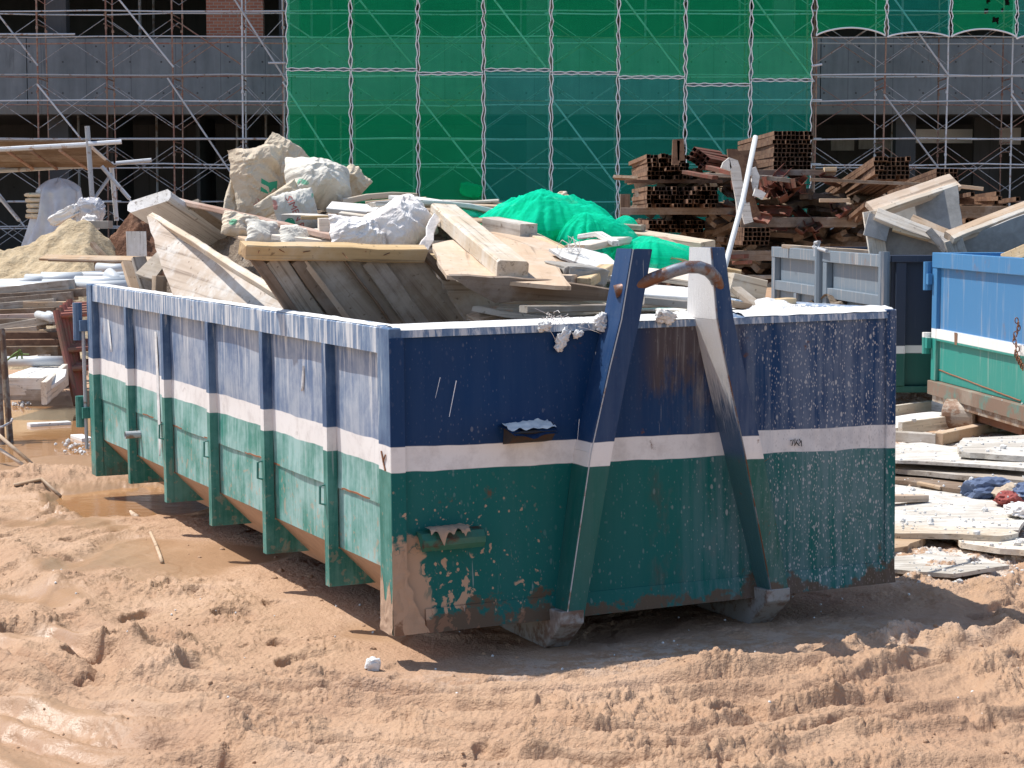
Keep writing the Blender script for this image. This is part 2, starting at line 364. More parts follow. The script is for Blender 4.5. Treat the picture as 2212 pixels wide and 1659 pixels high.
def mat_paper(name, col, dirt=(.42, .37, .31), ink=None, amt=.5):
    N = NT(name); v = N.offs(N.obj(), N.rnd()); a = N.noise(v, 3.5, 6, .65); b = N.noise(v, 14, 5, .7)
    c = N.mix(N.math('MULTIPLY', N.step(a, .42, .72), amt), col, dirt)
    c = N.mix(N.math('MULTIPLY', N.step(b, .6, .72), .5), c, tuple(k * .5 for k in dirt))
    if ink:
        for k, (q, s) in enumerate(ink):
            m = N.math('MULTIPLY', N.step(N.noise(N.scale(v, (1, 1, 1)), 5.5 + k * 3.1, 1), s, s + .015), N.step(N.noise(v, 25, 3), .38, .5))
            c = N.mix(N.math('MULTIPLY', m, .75), c, q)
    N.bsdf(c, .85, 0, N.bump(N.math('ADD', a, N.math('MULTIPLY', b, .4)), .6, .02), .2); return N.m
def mat_concrete(name, c0, c1, sc=1.0):
    N = NT(name); v = N.obj(); a = N.noise(v, .7 * sc, 7, .68); b = N.noise(N.scale(v, (3, 3, .35)), 1.4 * sc, 5, .65)
    c = N.ramp(N.math('ADD', N.math('MULTIPLY', a, .55), N.math('MULTIPLY', b, .45)), [(.32, c0), (.68, c1)])
    x_ = N.xyz(v)[0]; jl = N.math('ABSOLUTE', N.math('SUBTRACT', N.math('FRACT', N.math('MULTIPLY', x_, .82)), .5)); c = N.mix(N.math('MULTIPLY', N.step(jl, .012, .006), .45 if sc < 1 else 0.0), c, tuple(k * .4 for k in c0))
    c = N.mix(N.math('MULTIPLY', N.step(N.noise(N.scale(v, (2.2, 1, .25)), 1.1, 6, .75), .56, .70), .5 if sc < 1 else 0.0), c, tuple(k * .45 for k in c0))
    p = N.step(N.voro(v, 2.1 * sc), .06, .03); c = N.mix(N.math('MULTIPLY', p, .5), c, tuple(k * .35 for k in c0))
    N.bsdf(c, .9, 0, N.bump(a, .3, .02)); return N.m
def mat_brick():
    N = NT('brick'); v = N.scale(N.obj(), 1.0); b = N.n('TexBrick'); x, y, z = N.xyz(v); c = N.n('CombineXYZ'); N.set(c.inputs[0], x); N.set(c.inputs[1], z)
    N.set(b.inputs[0], c.outputs[0]); b.inputs['Scale'].default_value = 1; b.inputs['Brick Width'].default_value = .22; b.inputs['Row Height'].default_value = .085; b.inputs['Mortar Size'].default_value = .01
    b.inputs['Color1'].default_value = (.30, .10, .06, 1); b.inputs['Color2'].default_value = (.38, .15, .09, 1); b.inputs['Mortar'].default_value = (.3, .26, .22, 1)
    N.bsdf(b.outputs[0], .9); return N.m
def mat_water():
    N = NT('muddy_water'); v = N.obj()
    h = N.noise(N.scale(v, (1, 3, 1)), 5, 3, .5); c = N.ramp(N.noise(v, .9, 4), [(.35, (.33, .165, .065)), (.65, (.40, .215, .095))])
    nd = N.bsdf(c, .07, 0, N.bump(h, .06, .02), .5); return N.m
def mat_mound(name, c0, c1, c2, sc=1.0, bump=.9, rough=.95):
    N = NT(name); v = N.obj(); a = N.noise(v, 2.0 * sc, 7, .68); b = N.noise(v, 16 * sc, 5, .7)
    c = N.ramp(N.math('ADD', N.math('MULTIPLY', a, .6), N.math('MULTIPLY', b, .4)), [(.32, c0), (.52, c1), (.7, c2)])
    N.bsdf(c, rough, 0, N.bump(N.math('ADD', a, N.math('MULTIPLY', b, .6)), bump, .05), .2); return N.m
M = {}
M['ground'] = mat_ground(); M['water'] = mat_water()
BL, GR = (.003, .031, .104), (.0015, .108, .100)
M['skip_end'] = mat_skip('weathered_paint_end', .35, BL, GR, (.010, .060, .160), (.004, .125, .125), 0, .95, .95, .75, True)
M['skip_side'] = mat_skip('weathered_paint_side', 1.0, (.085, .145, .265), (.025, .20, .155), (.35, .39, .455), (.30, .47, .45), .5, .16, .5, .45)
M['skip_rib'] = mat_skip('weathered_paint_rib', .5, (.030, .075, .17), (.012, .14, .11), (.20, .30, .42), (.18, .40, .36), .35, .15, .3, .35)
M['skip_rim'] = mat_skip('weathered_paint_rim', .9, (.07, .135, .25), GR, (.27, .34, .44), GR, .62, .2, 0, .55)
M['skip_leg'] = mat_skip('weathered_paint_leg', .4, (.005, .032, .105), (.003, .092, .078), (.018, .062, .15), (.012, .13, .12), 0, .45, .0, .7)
M['plaster'] = plain('dried_white_plaster', (.74, .73, .71), .95, 0, .35, .7, 20)
M['plaster_scraped'] = None
M['mud_cake'] = plain('caked_mud', (.42, .28, .19), .95, 0, .3, .6, 25)
M['rust'] = rusty('rusted_steel', (.13, .06, .035), (.22, .085, .035), .6, .75, .1, (.3, .25, .22), .25)
M['bar'] = rusty('worn_blue_grey_bar', (.19, .215, .25), (.15, .065, .035), .40, .5, .35, (.3, .3, .32), .2)
M['tube_rust'] = rusty('rusty_tube_steel', (.115, .058, .034), (.19, .105, .06), .4, .8, .05, (.36, .27, .19), .35)
M['tube_red'] = rusty('red_oxide_steel', (.18, .05, .032), (.14, .065, .042), .4, .75, .05, (.45, .3, .2), .2)
M['galv'] = rusty('galvanised_tube', (.50, .52, .55), (.30, .20, .15), .15, .6, .1, (.6, .58, .56), .3)
M['rust_dark'] = rusty('blackened_rust', (.035, .028, .026), (.07, .035, .02), .35, .85, 0, (.1, .08, .07), .3)
M['brace'] = rusty('dull_brace_tube', (.34, .355, .38), (.22, .14, .10), .25, .6, .1, (.4, .4, .4), .3)
M['galv_rust'] = rusty('rusted_scaffold_tube', (.24, .105, .075), (.30, .20, .15), .45, .7, .05, (.42, .36, .32), .25)
M['pvc'] = plain('white_plastic_pipe', (.62, .62, .60), .45, 0, .2, .1, 6)
M['pvc_grey'] = plain('grey_plastic_pipe', (.55, .57, .58), .4, 0, .2, .05, 4)
M['wood_pale'] = wood('sun_bleached_timber', (.50, .40, .29), (.70, .60, .48), (.70, .68, .63), .55)
M['wood_tan'] = wood('tan_plywood', (.44, .30, .19), (.56, .41, .28), (.62, .56, .48), .35, grain=9)
M['wood_yellow'] = wood('yellow_pine', (.50, .33, .16), (.66, .47, .26), (.7, .62, .5), .3)
M['wood_grey'] = wood('weathered_grey_timber', (.26, .21, .165), (.42, .36, .29), (.55, .52, .48), .5)
M['wood_dark'] = wood('dark_and_shaded_timber', (.13, .085, .055), (.24, .165, .11), (.36, .32, .28), .4)  # dark timber; platform deck and hanging sheet use it as painted shade
M['wood_red'] = wood('reddish_timber', (.32, .19, .14), (.45, .30, .23), (.55, .5, .45), .3)
M['wood_white'] = wood('plaster_whitened_board', (.56, .53, .48), (.72, .70, .66), (.78, .77, .75), .7, spread=.15)
M['ply_stained'] = wood('cement_stained_plywood', (.36, .28, .21), (.50, .41, .33), (.58, .56, .53), .75, grain=12)
M['form_grey'] = mat_concrete('cement_coated_form_board', (.20, .195, .185), (.40, .39, .375), 3)
M['board_dirty'] = wood('dirty_cement_board', (.34, .30, .245), (.56, .515, .45), (.66, .63, .58), .75, spread=.3)
M['sack'] = mat_paper('kraft_paper', (.64, .53, .39), (.52, .47, .40), [((.42, .10, .09), .70), ((.05, .40, .22), .725)])
M['sack_white'] = mat_paper('pale_dusty_paper', (.66, .62, .54), (.56, .52, .46), [((.5, .15, .12), .735), ((.05, .42, .25), .74)])
M['cloth_white'] = mat_paper('white_woven_cloth', (.80, .76, .72), (.70, .58, .50), None, .4)
M['ink_red'] = plain('red_ink', (.5, .12, .10), .9); M['ink_green'] = plain('green_ink', (.04, .36, .2), .9)
M['black_ink'] = plain('black_marker', (.03, .025, .025), .9)
M['net_heap'] = mat_net('green_debris_mesh', (.014, .78, .48), .42, glow=.4, sc=5)
M['net_green'] = mat_net('green_safety_net', (.010, .78, .31), .63, glow=.3)
M['net_teal'] = mat_net('teal_safety_net', (.022, .58, .42), .66, glow=.3)
M['hem'] = plain('white_hem', (.88, .88, .90), .8, 0, .1)
M['runner'] = rusty('mud_greyed_steel', (.33, .315, .30), (.17, .10, .07), .3, .8, .0, (.55, .51, .47), .7)
M['step_green'] = rusty('sky_lit_green_step', (.06, .27, .20), (.15, .08, .05), .35, .6, 0, (.46, .33, .23), .35)  # green lightened to paint skylight onto the step, with real rust and mud
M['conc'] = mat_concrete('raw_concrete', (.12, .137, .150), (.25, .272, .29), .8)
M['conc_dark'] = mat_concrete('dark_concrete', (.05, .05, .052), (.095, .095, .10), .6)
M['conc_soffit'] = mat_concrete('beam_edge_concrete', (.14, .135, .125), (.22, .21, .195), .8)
M['brick'] = mat_brick()
M['sand'] = mat_mound('building_sand', (.36, .265, .16), (.50, .39, .25), (.60, .49, .34), 1.2)
M['soil'] = mat_mound('dark_red_soil', (.075, .035, .022), (.17, .085, .052), (.28, .16, .10), 1.4)
M['rubble'] = mat_mound('mixed_rubble', (.10, .075, .055), (.26, .20, .15), (.46, .40, .33), 2.4)
M['powder'] = mat_mound('white_plaster_powder', (.62, .60, .57), (.74, .72, .69), (.80, .79, .77), 2.0, .7)
M['chunk'] = mat_concrete('broken_concrete', (.22, .20, .175), (.42, .39, .35), 4)
def mat_film():
    N = NT('clear_plastic_film'); d = N.n('BsdfDiffuse'); d.inputs[0].default_value = (.62, .62, .66, 1); g = N.n('BsdfGlossy'); g.inputs['Roughness'].default_value = .25
    t = N.n('BsdfTransparent'); m = N.n('MixShader'); m.inputs[0].default_value = .18; N.t.links.new(d.outputs[0], m.inputs[1]); N.t.links.new(g.outputs[0], m.inputs[2])
    m2 = N.n('MixShader'); N.set(m2.inputs[0], N.math('MULTIPLY_ADD', N.noise(N.obj(), 4, 4), .5, .12)); N.t.links.new(m.outputs[0], m2.inputs[1]); N.t.links.new(t.outputs[0], m2.inputs[2]); N.t.links.new(m2.outputs[0], N.out.inputs[0]); return N.m
M['film'] = mat_film()
M['cloth_blue'] = plain('blue_cloth', (.11, .15, .25), .9, 0, .5, .5, 8); M['frame_red'] = rusty('red_oxide_frame', (.27, .085, .06), (.20, .10, .06), .35, .7, .0, (.5, .36, .28), .2)
M['cloth_red'] = plain('red_cloth', (.30, .07, .06), .9); M['cloth_tan'] = plain('tan_cloth', (.45, .36, .27), .9)
def mat_bin(name, up, low, lines, dust=.3, vert=(.5, .45, .4)):
    N = NT(name); v = N.obj(); x, y, z = N.xyz(v); st = N.noise(N.scale(v, (16, 16, 1.1)), 1, 5, .65); p = N.noise(v, 2.0, 6, .65)
    c = up
    if lines:
        c = N.mix(N.step(z, lines[1] - .004, lines[1] + .004), (.76, .74, .70), up); c = N.mix(N.step(z, lines[0] - .004, lines[0] + .004), low, c)
    c = N.mix(N.math('MULTIPLY', N.step(st, .53, .72), dust), c, vert)
    c = N.mix(N.math('MULTIPLY', N.step(N.math('ADD', p, N.math('MULTIPLY', N.step(z, .35, .0), .18)), .60, .72), .55), c, (.22, .13, .08))
    N.bsdf(c, .5, 0, N.bump(p, .2, .01), .4); return N.m
M['bin_blue'] = mat_bin('bright_blue_paint', (.050, .185, .37), (.022, .235, .19), (.72, .80), .32)
M['bin_dark'] = mat_bin('dark_blue_paint', (.026, .038, .066), (.012, .09, .07), (.545, .612), .2, (.2, .2, .2))
M['bin_grey'] = mat_bin('grey_blue_paint', (.16, .20, .24), (.1, .16, .17), None, .75, (.48, .42, .37))
# ------------------------------------------------------------------ ground
def _hash(ix, iy, s):
    h = (ix.astype(np.int64) * 374761393 + iy.astype(np.int64) * 668265263 + s * 1442695041) & 0xffffffff
    h = ((h ^ (h >> 13)) * 1274126177) & 0xffffffff
    return (h ^ (h >> 16)) & 0xffffffff
def pn(x, y, s=0):                     # gradient noise, about -1..1
    ix = np.floor(x); iy = np.floor(y); fx = x - ix; fy = y - iy
    u = fx * fx * fx * (fx * (fx * 6 - 15) + 10); w = fy * fy * fy * (fy * (fy * 6 - 15) + 10)
    def g(dx, dy):
        a = _hash(ix + dx, iy + dy, s).astype(np.float64) * (2 * np.pi / 4294967296.0)
        return np.cos(a) * (fx - dx) + np.sin(a) * (fy - dy)
    a = g(0, 0); b = g(1, 0); c = g(0, 1); d = g(1, 1)
    return 1.5 * ((a * (1 - u) + b * u) * (1 - w) + (c * (1 - u) + d * u) * w)
def ss(x, a, b):
    t = np.clip((x - a) / (b - a), 0, 1); return t * t * (3 - 2 * t)
SMi = np.array(SM.inverted())
def ground_h(x, y):
    a_ = SMi[0, 0] * x + SMi[0, 1] * y + SMi[0, 3]; b_ = SMi[1, 0] * x + SMi[1, 1] * y + SMi[1, 3]
    near = 1 - ss(y, 13, 26)
    wx = x + .16 * pn(x * 1.1, y * 1.1, 3) + .035 * pn(x * 5, y * 5, 4); wy = y + .16 * pn(x * 1.1, y * 1.1, 5) + .035 * pn(x * 5, y * 5, 6)
    cx, cy = wx + .1, wy - 9.3
    r = np.hypot(cx, cy); th = np.arctan2(cy, cx)
    front = ss(-cy, .2, 1.3)
    wet = ss(pn(x * .75 + 3.1, y * .75, 11) + .35 * pn(x * 2.3, y * 2.3, 12), .20, .48)
    wet = np.maximum(wet * (.35 + .65 * (1 - front * ss(x, -.4, .6))), .85 * ss(-x - .1 * (y - 6) + .5 * pn(x * 1.2, y * 1.2, 14), .85, 1.35) * (1 - ss(y, 6.9, 7.35)))
    h = .030 * pn(x * .55, y * .55, 1) + .016 * pn(x * 1.4, y * 1.4, 2)
    c2n = pn(x * 8, y * 8, 75); c3n = pn(x * 21, y * 21, 76)
    trk = np.zeros_like(x); tread = np.zeros_like(x)
    for rk, wd, dp, k in ((1.98, .06, .025, 1), (2.25, .07, .042, 2), (2.48, .055, .034, 7), (2.72, .06, .036, 3), (2.98, .055, .030, 4), (3.2, .06, .026, 8), (3.55, .08, .03, 5), (4.3, .1, .03, 6)):
        q = r - rk + .10 * pn(th * 2.5, x * 0 + k * 7.7, 20 + k) + .015 * c2n + .003 * c3n
        md = .75 + .7 * pn(th * 3.1 + k, x * 0 + k, 30 + k)
        trk += dp * 1.15 * md * (-np.exp(-(q / wd) ** 4) + .55 * np.exp(-((q - 1.55 * wd) / (.55 * wd)) ** 2) + .45 * np.exp(-((q + 1.55 * wd) / (.55 * wd)) ** 2))
        tread += np.exp(-(q / (wd * .9)) ** 4) * np.sin(th * rk * 78 + q * 20) * ss(pn(th * 4, x * 0 + k * 3, 40 + k), -.05, .3)
    h += trk * (.35 + .65 * front) * near + .0030 * tread * near
    # older tracks running along the skip's side
    ql = a_ + 1.15 + .12 * pn(b_ * 1.2, a_ * 0, 51); h += near * .05 * (-np.exp(-(ql / .16) ** 2) + .7 * np.exp(-((ql - .26) / .1) ** 2) + .6 * np.exp(-((ql + .26) / .1) ** 2)) * ss(pn(x * .9, y * .9, 52), -.3, .2)
    ql2 = a_ + 2.0 + .15 * pn(b_ * 1.1, a_ * 0, 53); h += near * .04 * (-np.exp(-(ql2 / .18) ** 2) + .7 * np.exp(-((ql2 - .28) / .1) ** 2))
    dry = 1 - .90 * wet
    c1 = pn(wx * 3.3, wy * 3.3, 61); c2 = pn(wx * 7.5, wy * 7.5, 62); c3 = pn(x * 17, y * 17, 63); c4 = pn(x * 38, y * 38, 64); c5 = pn(x * 72, y * 72, 66); c6 = pn(x * 130, y * 130, 68)
    rg = 1 - np.abs(pn(wx * 4.2, wy * 4.2, 65)) * 2.2
    cl = ss(c1 + .5 * pn(x * .9, y * .9, 67), -.05, .45)          # where the mud is churned up
    ew = .05 * c2n + .05 * c3n + .035 * c4
    for fq, am, sd in ((2.1, .015, 101), (3.7, .013, 102), (6.9, .009, 103), (12.5, .006, 104)):   # broken crusts with crisp edges
        b0 = pn(wx * fq, wy * fq, sd) + ew; h += dry * near * am * (ss(b0, .10, .17) - .8 * ss(b0, -.34, -.42)) * (.35 + .65 * cl)
    h += dry * near * (.012 * c1 + cl * (.014 * c2 + .010 * np.maximum(0, rg) ** 2 + .010 * np.maximum(0, c3 - .02) + .008 * np.maximum(-.1, c4) + .006 * c5 + .004 * c6) + .004 * c3 + .004 * np.maximum(-.15, c4) + .0034 * c5 + .0022 * c6)
    ft = ss(-np.abs(pn(wx * 2.1, wy * 2.1, 70)) + pn(x * 3.9, y * 3.9, 71), .22, .36); h -= dry * near * .04 * ft
    h -= .012 * wet
    # beneath and just before the skip it lies lower and smoother; the heap of mud pushed up in front
    ins = ss(a_, -.35, .1) * (1 - ss(a_, 2.35, 3.0)) * ss(b_, -.55, -.15) * (1 - ss(b_, 5.3, 6))
    h = h * (1 - .75 * ins) - .012 * ins
    md_ = np.exp(-((b_ + .78 + .12 * pn(a_ * 2, a_ * 0, 81)) / .26) ** 2) * ss(a_, .35, .8); h += .030 * md_ * (.6 + .6 * pn(a_ * 2.6, b_ * 2.6, 82)) + .0 * md_
    # the flooded hollow by the pipes on the left, and a small pool beside the skip
    pd = np.hypot((x + 5.0) / 2.7, (y - 16.2) / 2.6) + .16 * pn(x * 1.5, y * 1.5, 91)
    hol = 1 - ss(pd, .72, 1.08); h = h * (1 - .8 * hol) - .11 * hol
    p2 = np.hypot((x + 2.35) / .62, (y - 12.2) / .9) + .2 * pn(x * 3, y * 3, 92); hol2 = 1 - ss(p2, .6, 1.05); h = h * (1 - .8 * hol2) - .075 * hol2
    wet = np.maximum(wet * near, np.maximum(1 - ss(pd, .9, 1.25), 1 - ss(p2, .9, 1.3)))
    white = np.maximum(np.exp(-((a_ - 1.0) / .9) ** 2 - ((b_ + .30) / .22) ** 2) * .42, ss(a_, 2.5, 3.0) * ss(b_, .2, 1.0) * (1 - ss(y, 22, 28)))
    white = np.maximum(white, .30 * np.exp(-((a_ - 2.0) / .5) ** 2 - ((b_ + .35) / .3) ** 2))
    return h, wet, white
ny1 = np.arange(5.6, 12.0, .0125); ny2 = 12 * np.exp(np.linspace(0, math.log(30 / 12), 260)); ny3 = 30 * np.exp(np.linspace(.03, math.log(400 / 30), 46))
ys = np.concatenate([np.array([-30, -10, 0, 3, 4.4, 5.1, 5.4]), ny1, ny2, ny3])
us = np.concatenate([-np.array([8, 4, 2.4, 1.7, 1.35, 1.2, 1.1]), np.linspace(-1, 1, 1000), np.array([1.1, 1.2, 1.35, 1.7, 2.4, 4, 8])])
wid = .31 * np.maximum(ys, 5.2) + .55
Y2, U2 = np.meshgrid(ys, us, indexing='ij'); X2 = U2 * wid[:, None]
H2, WET, WHI = ground_h(X2, Y2)
far_ = ss(Y2, 24, 32); H2 = H2 * (1 - far_)
ny_, nx_ = X2.shape
co = np.stack([X2, Y2, H2], -1).reshape(-1, 3)
idx = np.arange(ny_ * nx_).reshape(ny_, nx_)
q = np.stack([idx[:-1, :-1], idx[:-1, 1:], idx[1:, 1:], idx[1:, :-1]], -1).reshape(-1, 4)
gm = bpy.data.meshes.new('ground'); gm.vertices.add(len(co)); gm.vertices.foreach_set('co', co.astype(np.float32).ravel())
gm.loops.add(q.size); gm.loops.foreach_set('vertex_index', q.astype(np.int32).ravel())
gm.polygons.add(len(q)); gm.polygons.foreach_set('loop_start', np.arange(0, q.size, 4, dtype=np.int32)); gm.polygons.foreach_set('loop_total', np.full(len(q), 4, np.int32))
gm.polygons.foreach_set('use_smooth', np.ones(len(q), bool)); gm.update()
for nm, arr in (('wet', WET), ('white', WHI)):
    at_ = gm.attributes.new(nm, 'FLOAT', 'POINT'); at_.data.foreach_set('value', arr.astype(np.float32).ravel())
tag(link('ground', gm, M['ground']), None, None, None, 'structure')
def gz(x, y): return float(ground_h(np.array([float(x)]), np.array([float(y)]))[0][0]) * (1 - float(ss(np.array([float(y)]), 24, 32)[0]))
def pool(cx, cy, rx, ry, z, seed):
    bm = bmesh.new(); rr = random.Random(seed); vs = []
    for k in range(64):
        t = k / 64 * 2 * math.pi; q_ = 1.12 + .06 * math.sin(3 * t + seed) + .05 * math.sin(7 * t)
        vs.append(bm.verts.new((cx + rx * q_ * math.cos(t), cy + ry * q_ * math.sin(t), z)))
    bm.faces.new(vs); return tag(bm_obj('puddle', bm, M['water']), None, None, None, 'structure')
pool(-5.0, 16.2, 2.7, 2.6, -.062, 1); pool(-2.35, 12.2, .62, .9, -.045, 2)

# ------------------------------------------------------------------ the skip
skip = thing('skip', 'large weathered blue, white and green steel skip heaped with timber waste in the mud', 'skip', M=SM)
def sp(name, bm, mat, smooth=False, parent=None, label=None):
    o = bm_obj(name, bm, mat, parent or skip, SM, smooth)
    if label: o['label'] = label
    return o
def sheet(bm, na, nb, fn):
    g = [[bm.verts.new(fn(i / na, j / nb)) for j in range(nb + 1)] for i in range(na + 1)]
    for i in range(na):
        for j in range(nb): bm.faces.new((g[i][j], g[i + 1][j], g[i + 1][j + 1], g[i][j + 1]))
# end panel with shallow dents
def dent(a, z): return .014 * noise.noise(V((a * 1.7, z * 2.1, 3.3))) - .030 * math.exp(-((a - .42) / .2) ** 2 - ((z - .86) / .14) ** 2) + .010 * math.exp(-((a - .3) / .3) ** 2 - ((z - .72) / .05) ** 2)
bm = bmesh.new(); sheet(bm, 70, 40, lambda i, j: (i * W_, .012 + dent(i * W_, .03 + j * 1.16) * math.sin(math.pi * min(1, max(0, i))) ** .4 * math.sin(math.pi * min(1, max(0, j))) ** .4, .03 + j * 1.16))
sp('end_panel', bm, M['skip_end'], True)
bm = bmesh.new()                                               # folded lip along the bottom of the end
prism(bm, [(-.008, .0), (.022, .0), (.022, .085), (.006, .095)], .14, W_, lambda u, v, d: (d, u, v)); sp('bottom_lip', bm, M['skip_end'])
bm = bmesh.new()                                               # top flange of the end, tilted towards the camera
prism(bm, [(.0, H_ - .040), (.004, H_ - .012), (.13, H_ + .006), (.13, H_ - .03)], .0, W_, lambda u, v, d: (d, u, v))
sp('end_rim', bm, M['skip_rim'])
rr = random.Random(5)                                          # crust of plaster on the flange
bm = bmesh.new(); pa = [(.05 + i * .02) for i in range(118)]
for k, (a0, a1, th) in enumerate(((.03, .98, .006), (1.0, 1.55, .012), (1.62, 2.395, .014))):
    n = int((a1 - a0) / .03)
    sheet(bm, n, 5, lambda i, j: (a0 + (a1 - a0) * i, .004 + .128 * j, H_ - .012 + .018 * j + th * (.3 + max(0, .6 + noise.noise(V(((a0 + (a1 - a0) * i) * 14, j * 3, k * 5))))) * (math.sin(math.pi * min(.98, max(.02, j))) ** .5)))
sp('plaster_crust', bm, M['plaster'], True)
# left side
bm = bmesh.new()
sheet(bm, 2, 90, lambda i, j: (.052 + .004 * noise.noise(V((j * 14, i * 2, 8.2))), .10 + j * 5.12, .235 + .265 * i + (.010 * noise.noise(V((j * 22, 4, i))) if i > .9 else 0)))
sp('lower_side_plate', bm, M['skip_side'])
bm = bmesh.new(); sheet(bm, 12, 90, lambda i, j: (.044 + .008 * noise.noise(V((j * 11, i * 3, 1.7))), .10 + j * 5.12, .494 + .64 * i)); sp('side_panel', bm, M['skip_side'], True)
bm = bmesh.new(); tube(bm, [(.050, .12 + k * .05, .498 + .008 * noise.noise(V((k * 1.7, 2, 3)))) for k in range(102)], .006, 5); sp('weld_seam', bm, M['rust'])
bm = bmesh.new(); sheet(bm, 3, 30, lambda i, j: (.052 + .23 * i, .05 + 5.2 * j, .235 - .235 * i)); sp('sloped_hull', bm, M['mud_cake'])
bm = bmesh.new(); box(bm, .283, 2.117, .05, 5.27, .0, .02); sp('floor', bm, M['rust'])
bm = bmesh.new(); sheet(bm, 3, 8, lambda i, j: (2.348 - .23 * i, .05 + 5.2 * j, .235 - .235 * i)); sp('sloped_hull', bm, M['rust'])
bm = bmesh.new(); box(bm, 2.335, 2.35, .02, 5.27, .235, H_ - .09); sp('side_panel', bm, M['skip_side'])
def rim_bar(a0, a1):
    bm = bmesh.new(); n = 60; rings = []
    sec = [(a0, H_ - .105), (a1, H_ - .105), (a1, H_ - .006), (a1 - .006, H_), (a0 + .006, H_), (a0, H_ - .006)]
    for k in range(n + 1):
        b = .132 + (5.188 - .132) * k / n; j = .006 * noise.noise(V((b * 1.6, a0, 2))); j2 = .005 * noise.noise(V((b * 5.5, a0, 7)))
        rings.append([bm.verts.new((u + j, b, v + (j2 if v > H_ - .05 else j2 * .4))) for u, v in sec])
    for q_, w in zip(rings, rings[1:]):
        for i in range(6): bm.faces.new((q_[i], q_[(i + 1) % 6], w[(i + 1) % 6], w[i]))
    bm.faces.new(rings[0]); bm.faces.new(rings[-1][::-1]); return bm
sp('side_rim', rim_bar(.004, .10), M['skip_rim']); sp('side_rim', rim_bar(2.30, 2.40), M['skip_rim'])
bm = bmesh.new(); sheet(bm, 5, 160, lambda i, j: (.006 + .09 * i, .14 + 5.0 * j, H_ + .001 + .010 * max(0, .25 + noise.noise(V((j * 46, i * 2.5, 4.1)))) * math.sin(math.pi * min(.97, max(.03, i)))))
sp('plaster_crust', bm, M['plaster'], True)
def rib(b, side=0):
    bm = bmesh.new(); s = (lambda u: u) if side == 0 else (lambda u: W_ - u)
    z0 = .066; w = .052
    prism(bm, [(.0, z0), (.044, z0), (.044, H_ - .106), (.0, H_ - .106)], b - w / 2, b + w / 2, lambda u, v, d: (s(u), d, v))
    prism(bm, [(.0445, z0), (.212, z0), (.0535, .228), (.0445, .228)], b - w / 2 + .001, b - w / 2 + .013, lambda u, v, d: (s(u), d, v))
    return bm
RB = []
for px, py in ((269, 668), (347.5, 682), (445, 697), (562, 718), (698, 746)):
    lo, hi = .1, 5.3                                          # where on the side the photograph shows each rib
    for _ in range(40):
        mid = (lo + hi) / 2; w_ = S(0, mid, H_ - .12)
        d_ = w_ - CP; y_ = d_.y * math.cos(PITCH) - d_.z * math.sin(PITCH); u_ = 1106 + F * d_.x / y_
        if u_ > px: lo = mid
        else: hi = mid
    RB.append(lo)
for b in RB: sp('rib', rib(b), M['skip_rib'])
for b in RB: sp('rib', rib(b, 1), M['skip_rib'])
def post(a0, a1, b0, b1, gus=None):
    bm = bmesh.new(); box(bm, a0, a1, b0, b1, 0, H_ - .001); bevel(bm, .004)
    if gus: prism(bm, [(.051, .0), (.275, .0), (.051, .232)], gus, gus + .012, lambda u, v, d: (u, d, v))
    return bm
sp('corner_post', post(-.002, .050, -.003, .132), M['skip_rib'], label='near corner post with dried mud caked on its foot')
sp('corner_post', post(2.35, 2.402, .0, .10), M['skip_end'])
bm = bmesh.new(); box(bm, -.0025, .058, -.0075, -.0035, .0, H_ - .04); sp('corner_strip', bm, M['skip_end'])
sp('corner_post', post(-.002, .050, 5.19, 5.32, 5.19), M['skip_rib']); sp('corner_post', post(2.35, 2.402, 5.19, 5.32), M['skip_rib'])
bm = bmesh.new()                                              # mud caked on the near post
sheet(bm, 24, 26, lambda i, j: (-.003 - .007 * max(0, .45 + noise.noise(V((i * 2, j * 6, 3)))) * (1 - j), -.004 + .136 * i, .002 + (.19 + .07 * noise.noise(V((i * 5, 5.5, 1))) + .06 * noise.noise(V((i * 14, 2.5, 1)))) * j)); sp('mud_cake', bm, M['mud_cake'], True)
bm = bmesh.new()
sheet(bm, 10, 22, lambda i, j: (-.004 + (.055 + .10 * (1 - j) ** 2 + .035 * noise.noise(V((j * 9, 2, 2)))) * i, -.006 - .006 * max(0, .4 + noise.noise(V((i * 3, j * 7, 9)))), .002 + .34 * j)); sp('mud_cake', bm, M['mud_cake'], True)
# rear: double doors and hinges
bm = bmesh.new(); box(bm, .05, 1.19, 5.30, 5.335, .05, H_ - .02); box(bm, 1.21, 2.35, 5.30, 5.335, .05, H_ - .02); rd = sp('rear_door', bm, M['skip_rib'])
for z0, z1 in ((.86, 1.10), (.30, .50)):
    bm = bmesh.new(); tube(bm, [(-.045, 5.40, z0), (-.045, 5.40, z1)], .03, 10); box(bm, -.045, .03, 5.33, 5.385, z0 + .06, z0 + .13); sp('hinge', bm, M['skip_rib'])
bm = bmesh.new(); tube(bm, [(-.02, 5.36, .16), (-.02, 5.36, .95)], .012, 6); sp('door_rod', bm, M['galv'])
# pipe stub, hooks on the ribs
p = skl(303, 943, 0); 
def side_pt(px, py, a=.05):
    N_ = SA; w = onplane(px, py, S(a, 0, 0), N_); return SM.inverted() @ w
q_ = side_pt(303, 938); bm = bmesh.new(); tube(bm, [(q_.x, q_.y, q_.z), (q_.x - .09, q_.y, q_.z)], .022, 12, cap=False); tube(bm, [(q_.x - .09, q_.y, q_.z), (q_.x, q_.y, q_.z)], .016, 12, cap=False); sp('pipe_stub', bm, M['galv'])
for b in RB[1:]:
    bm = bmesh.new(); zc = .455; tube(bm, [(-.0, b + .012, zc + .05), (-.022, b + .012, zc + .045), (-.024, b + .012, zc - .03), (-.001, b + .012, zc - .035)], .0055, 6); sp('sheet_hook', bm, M['skip_rib'])
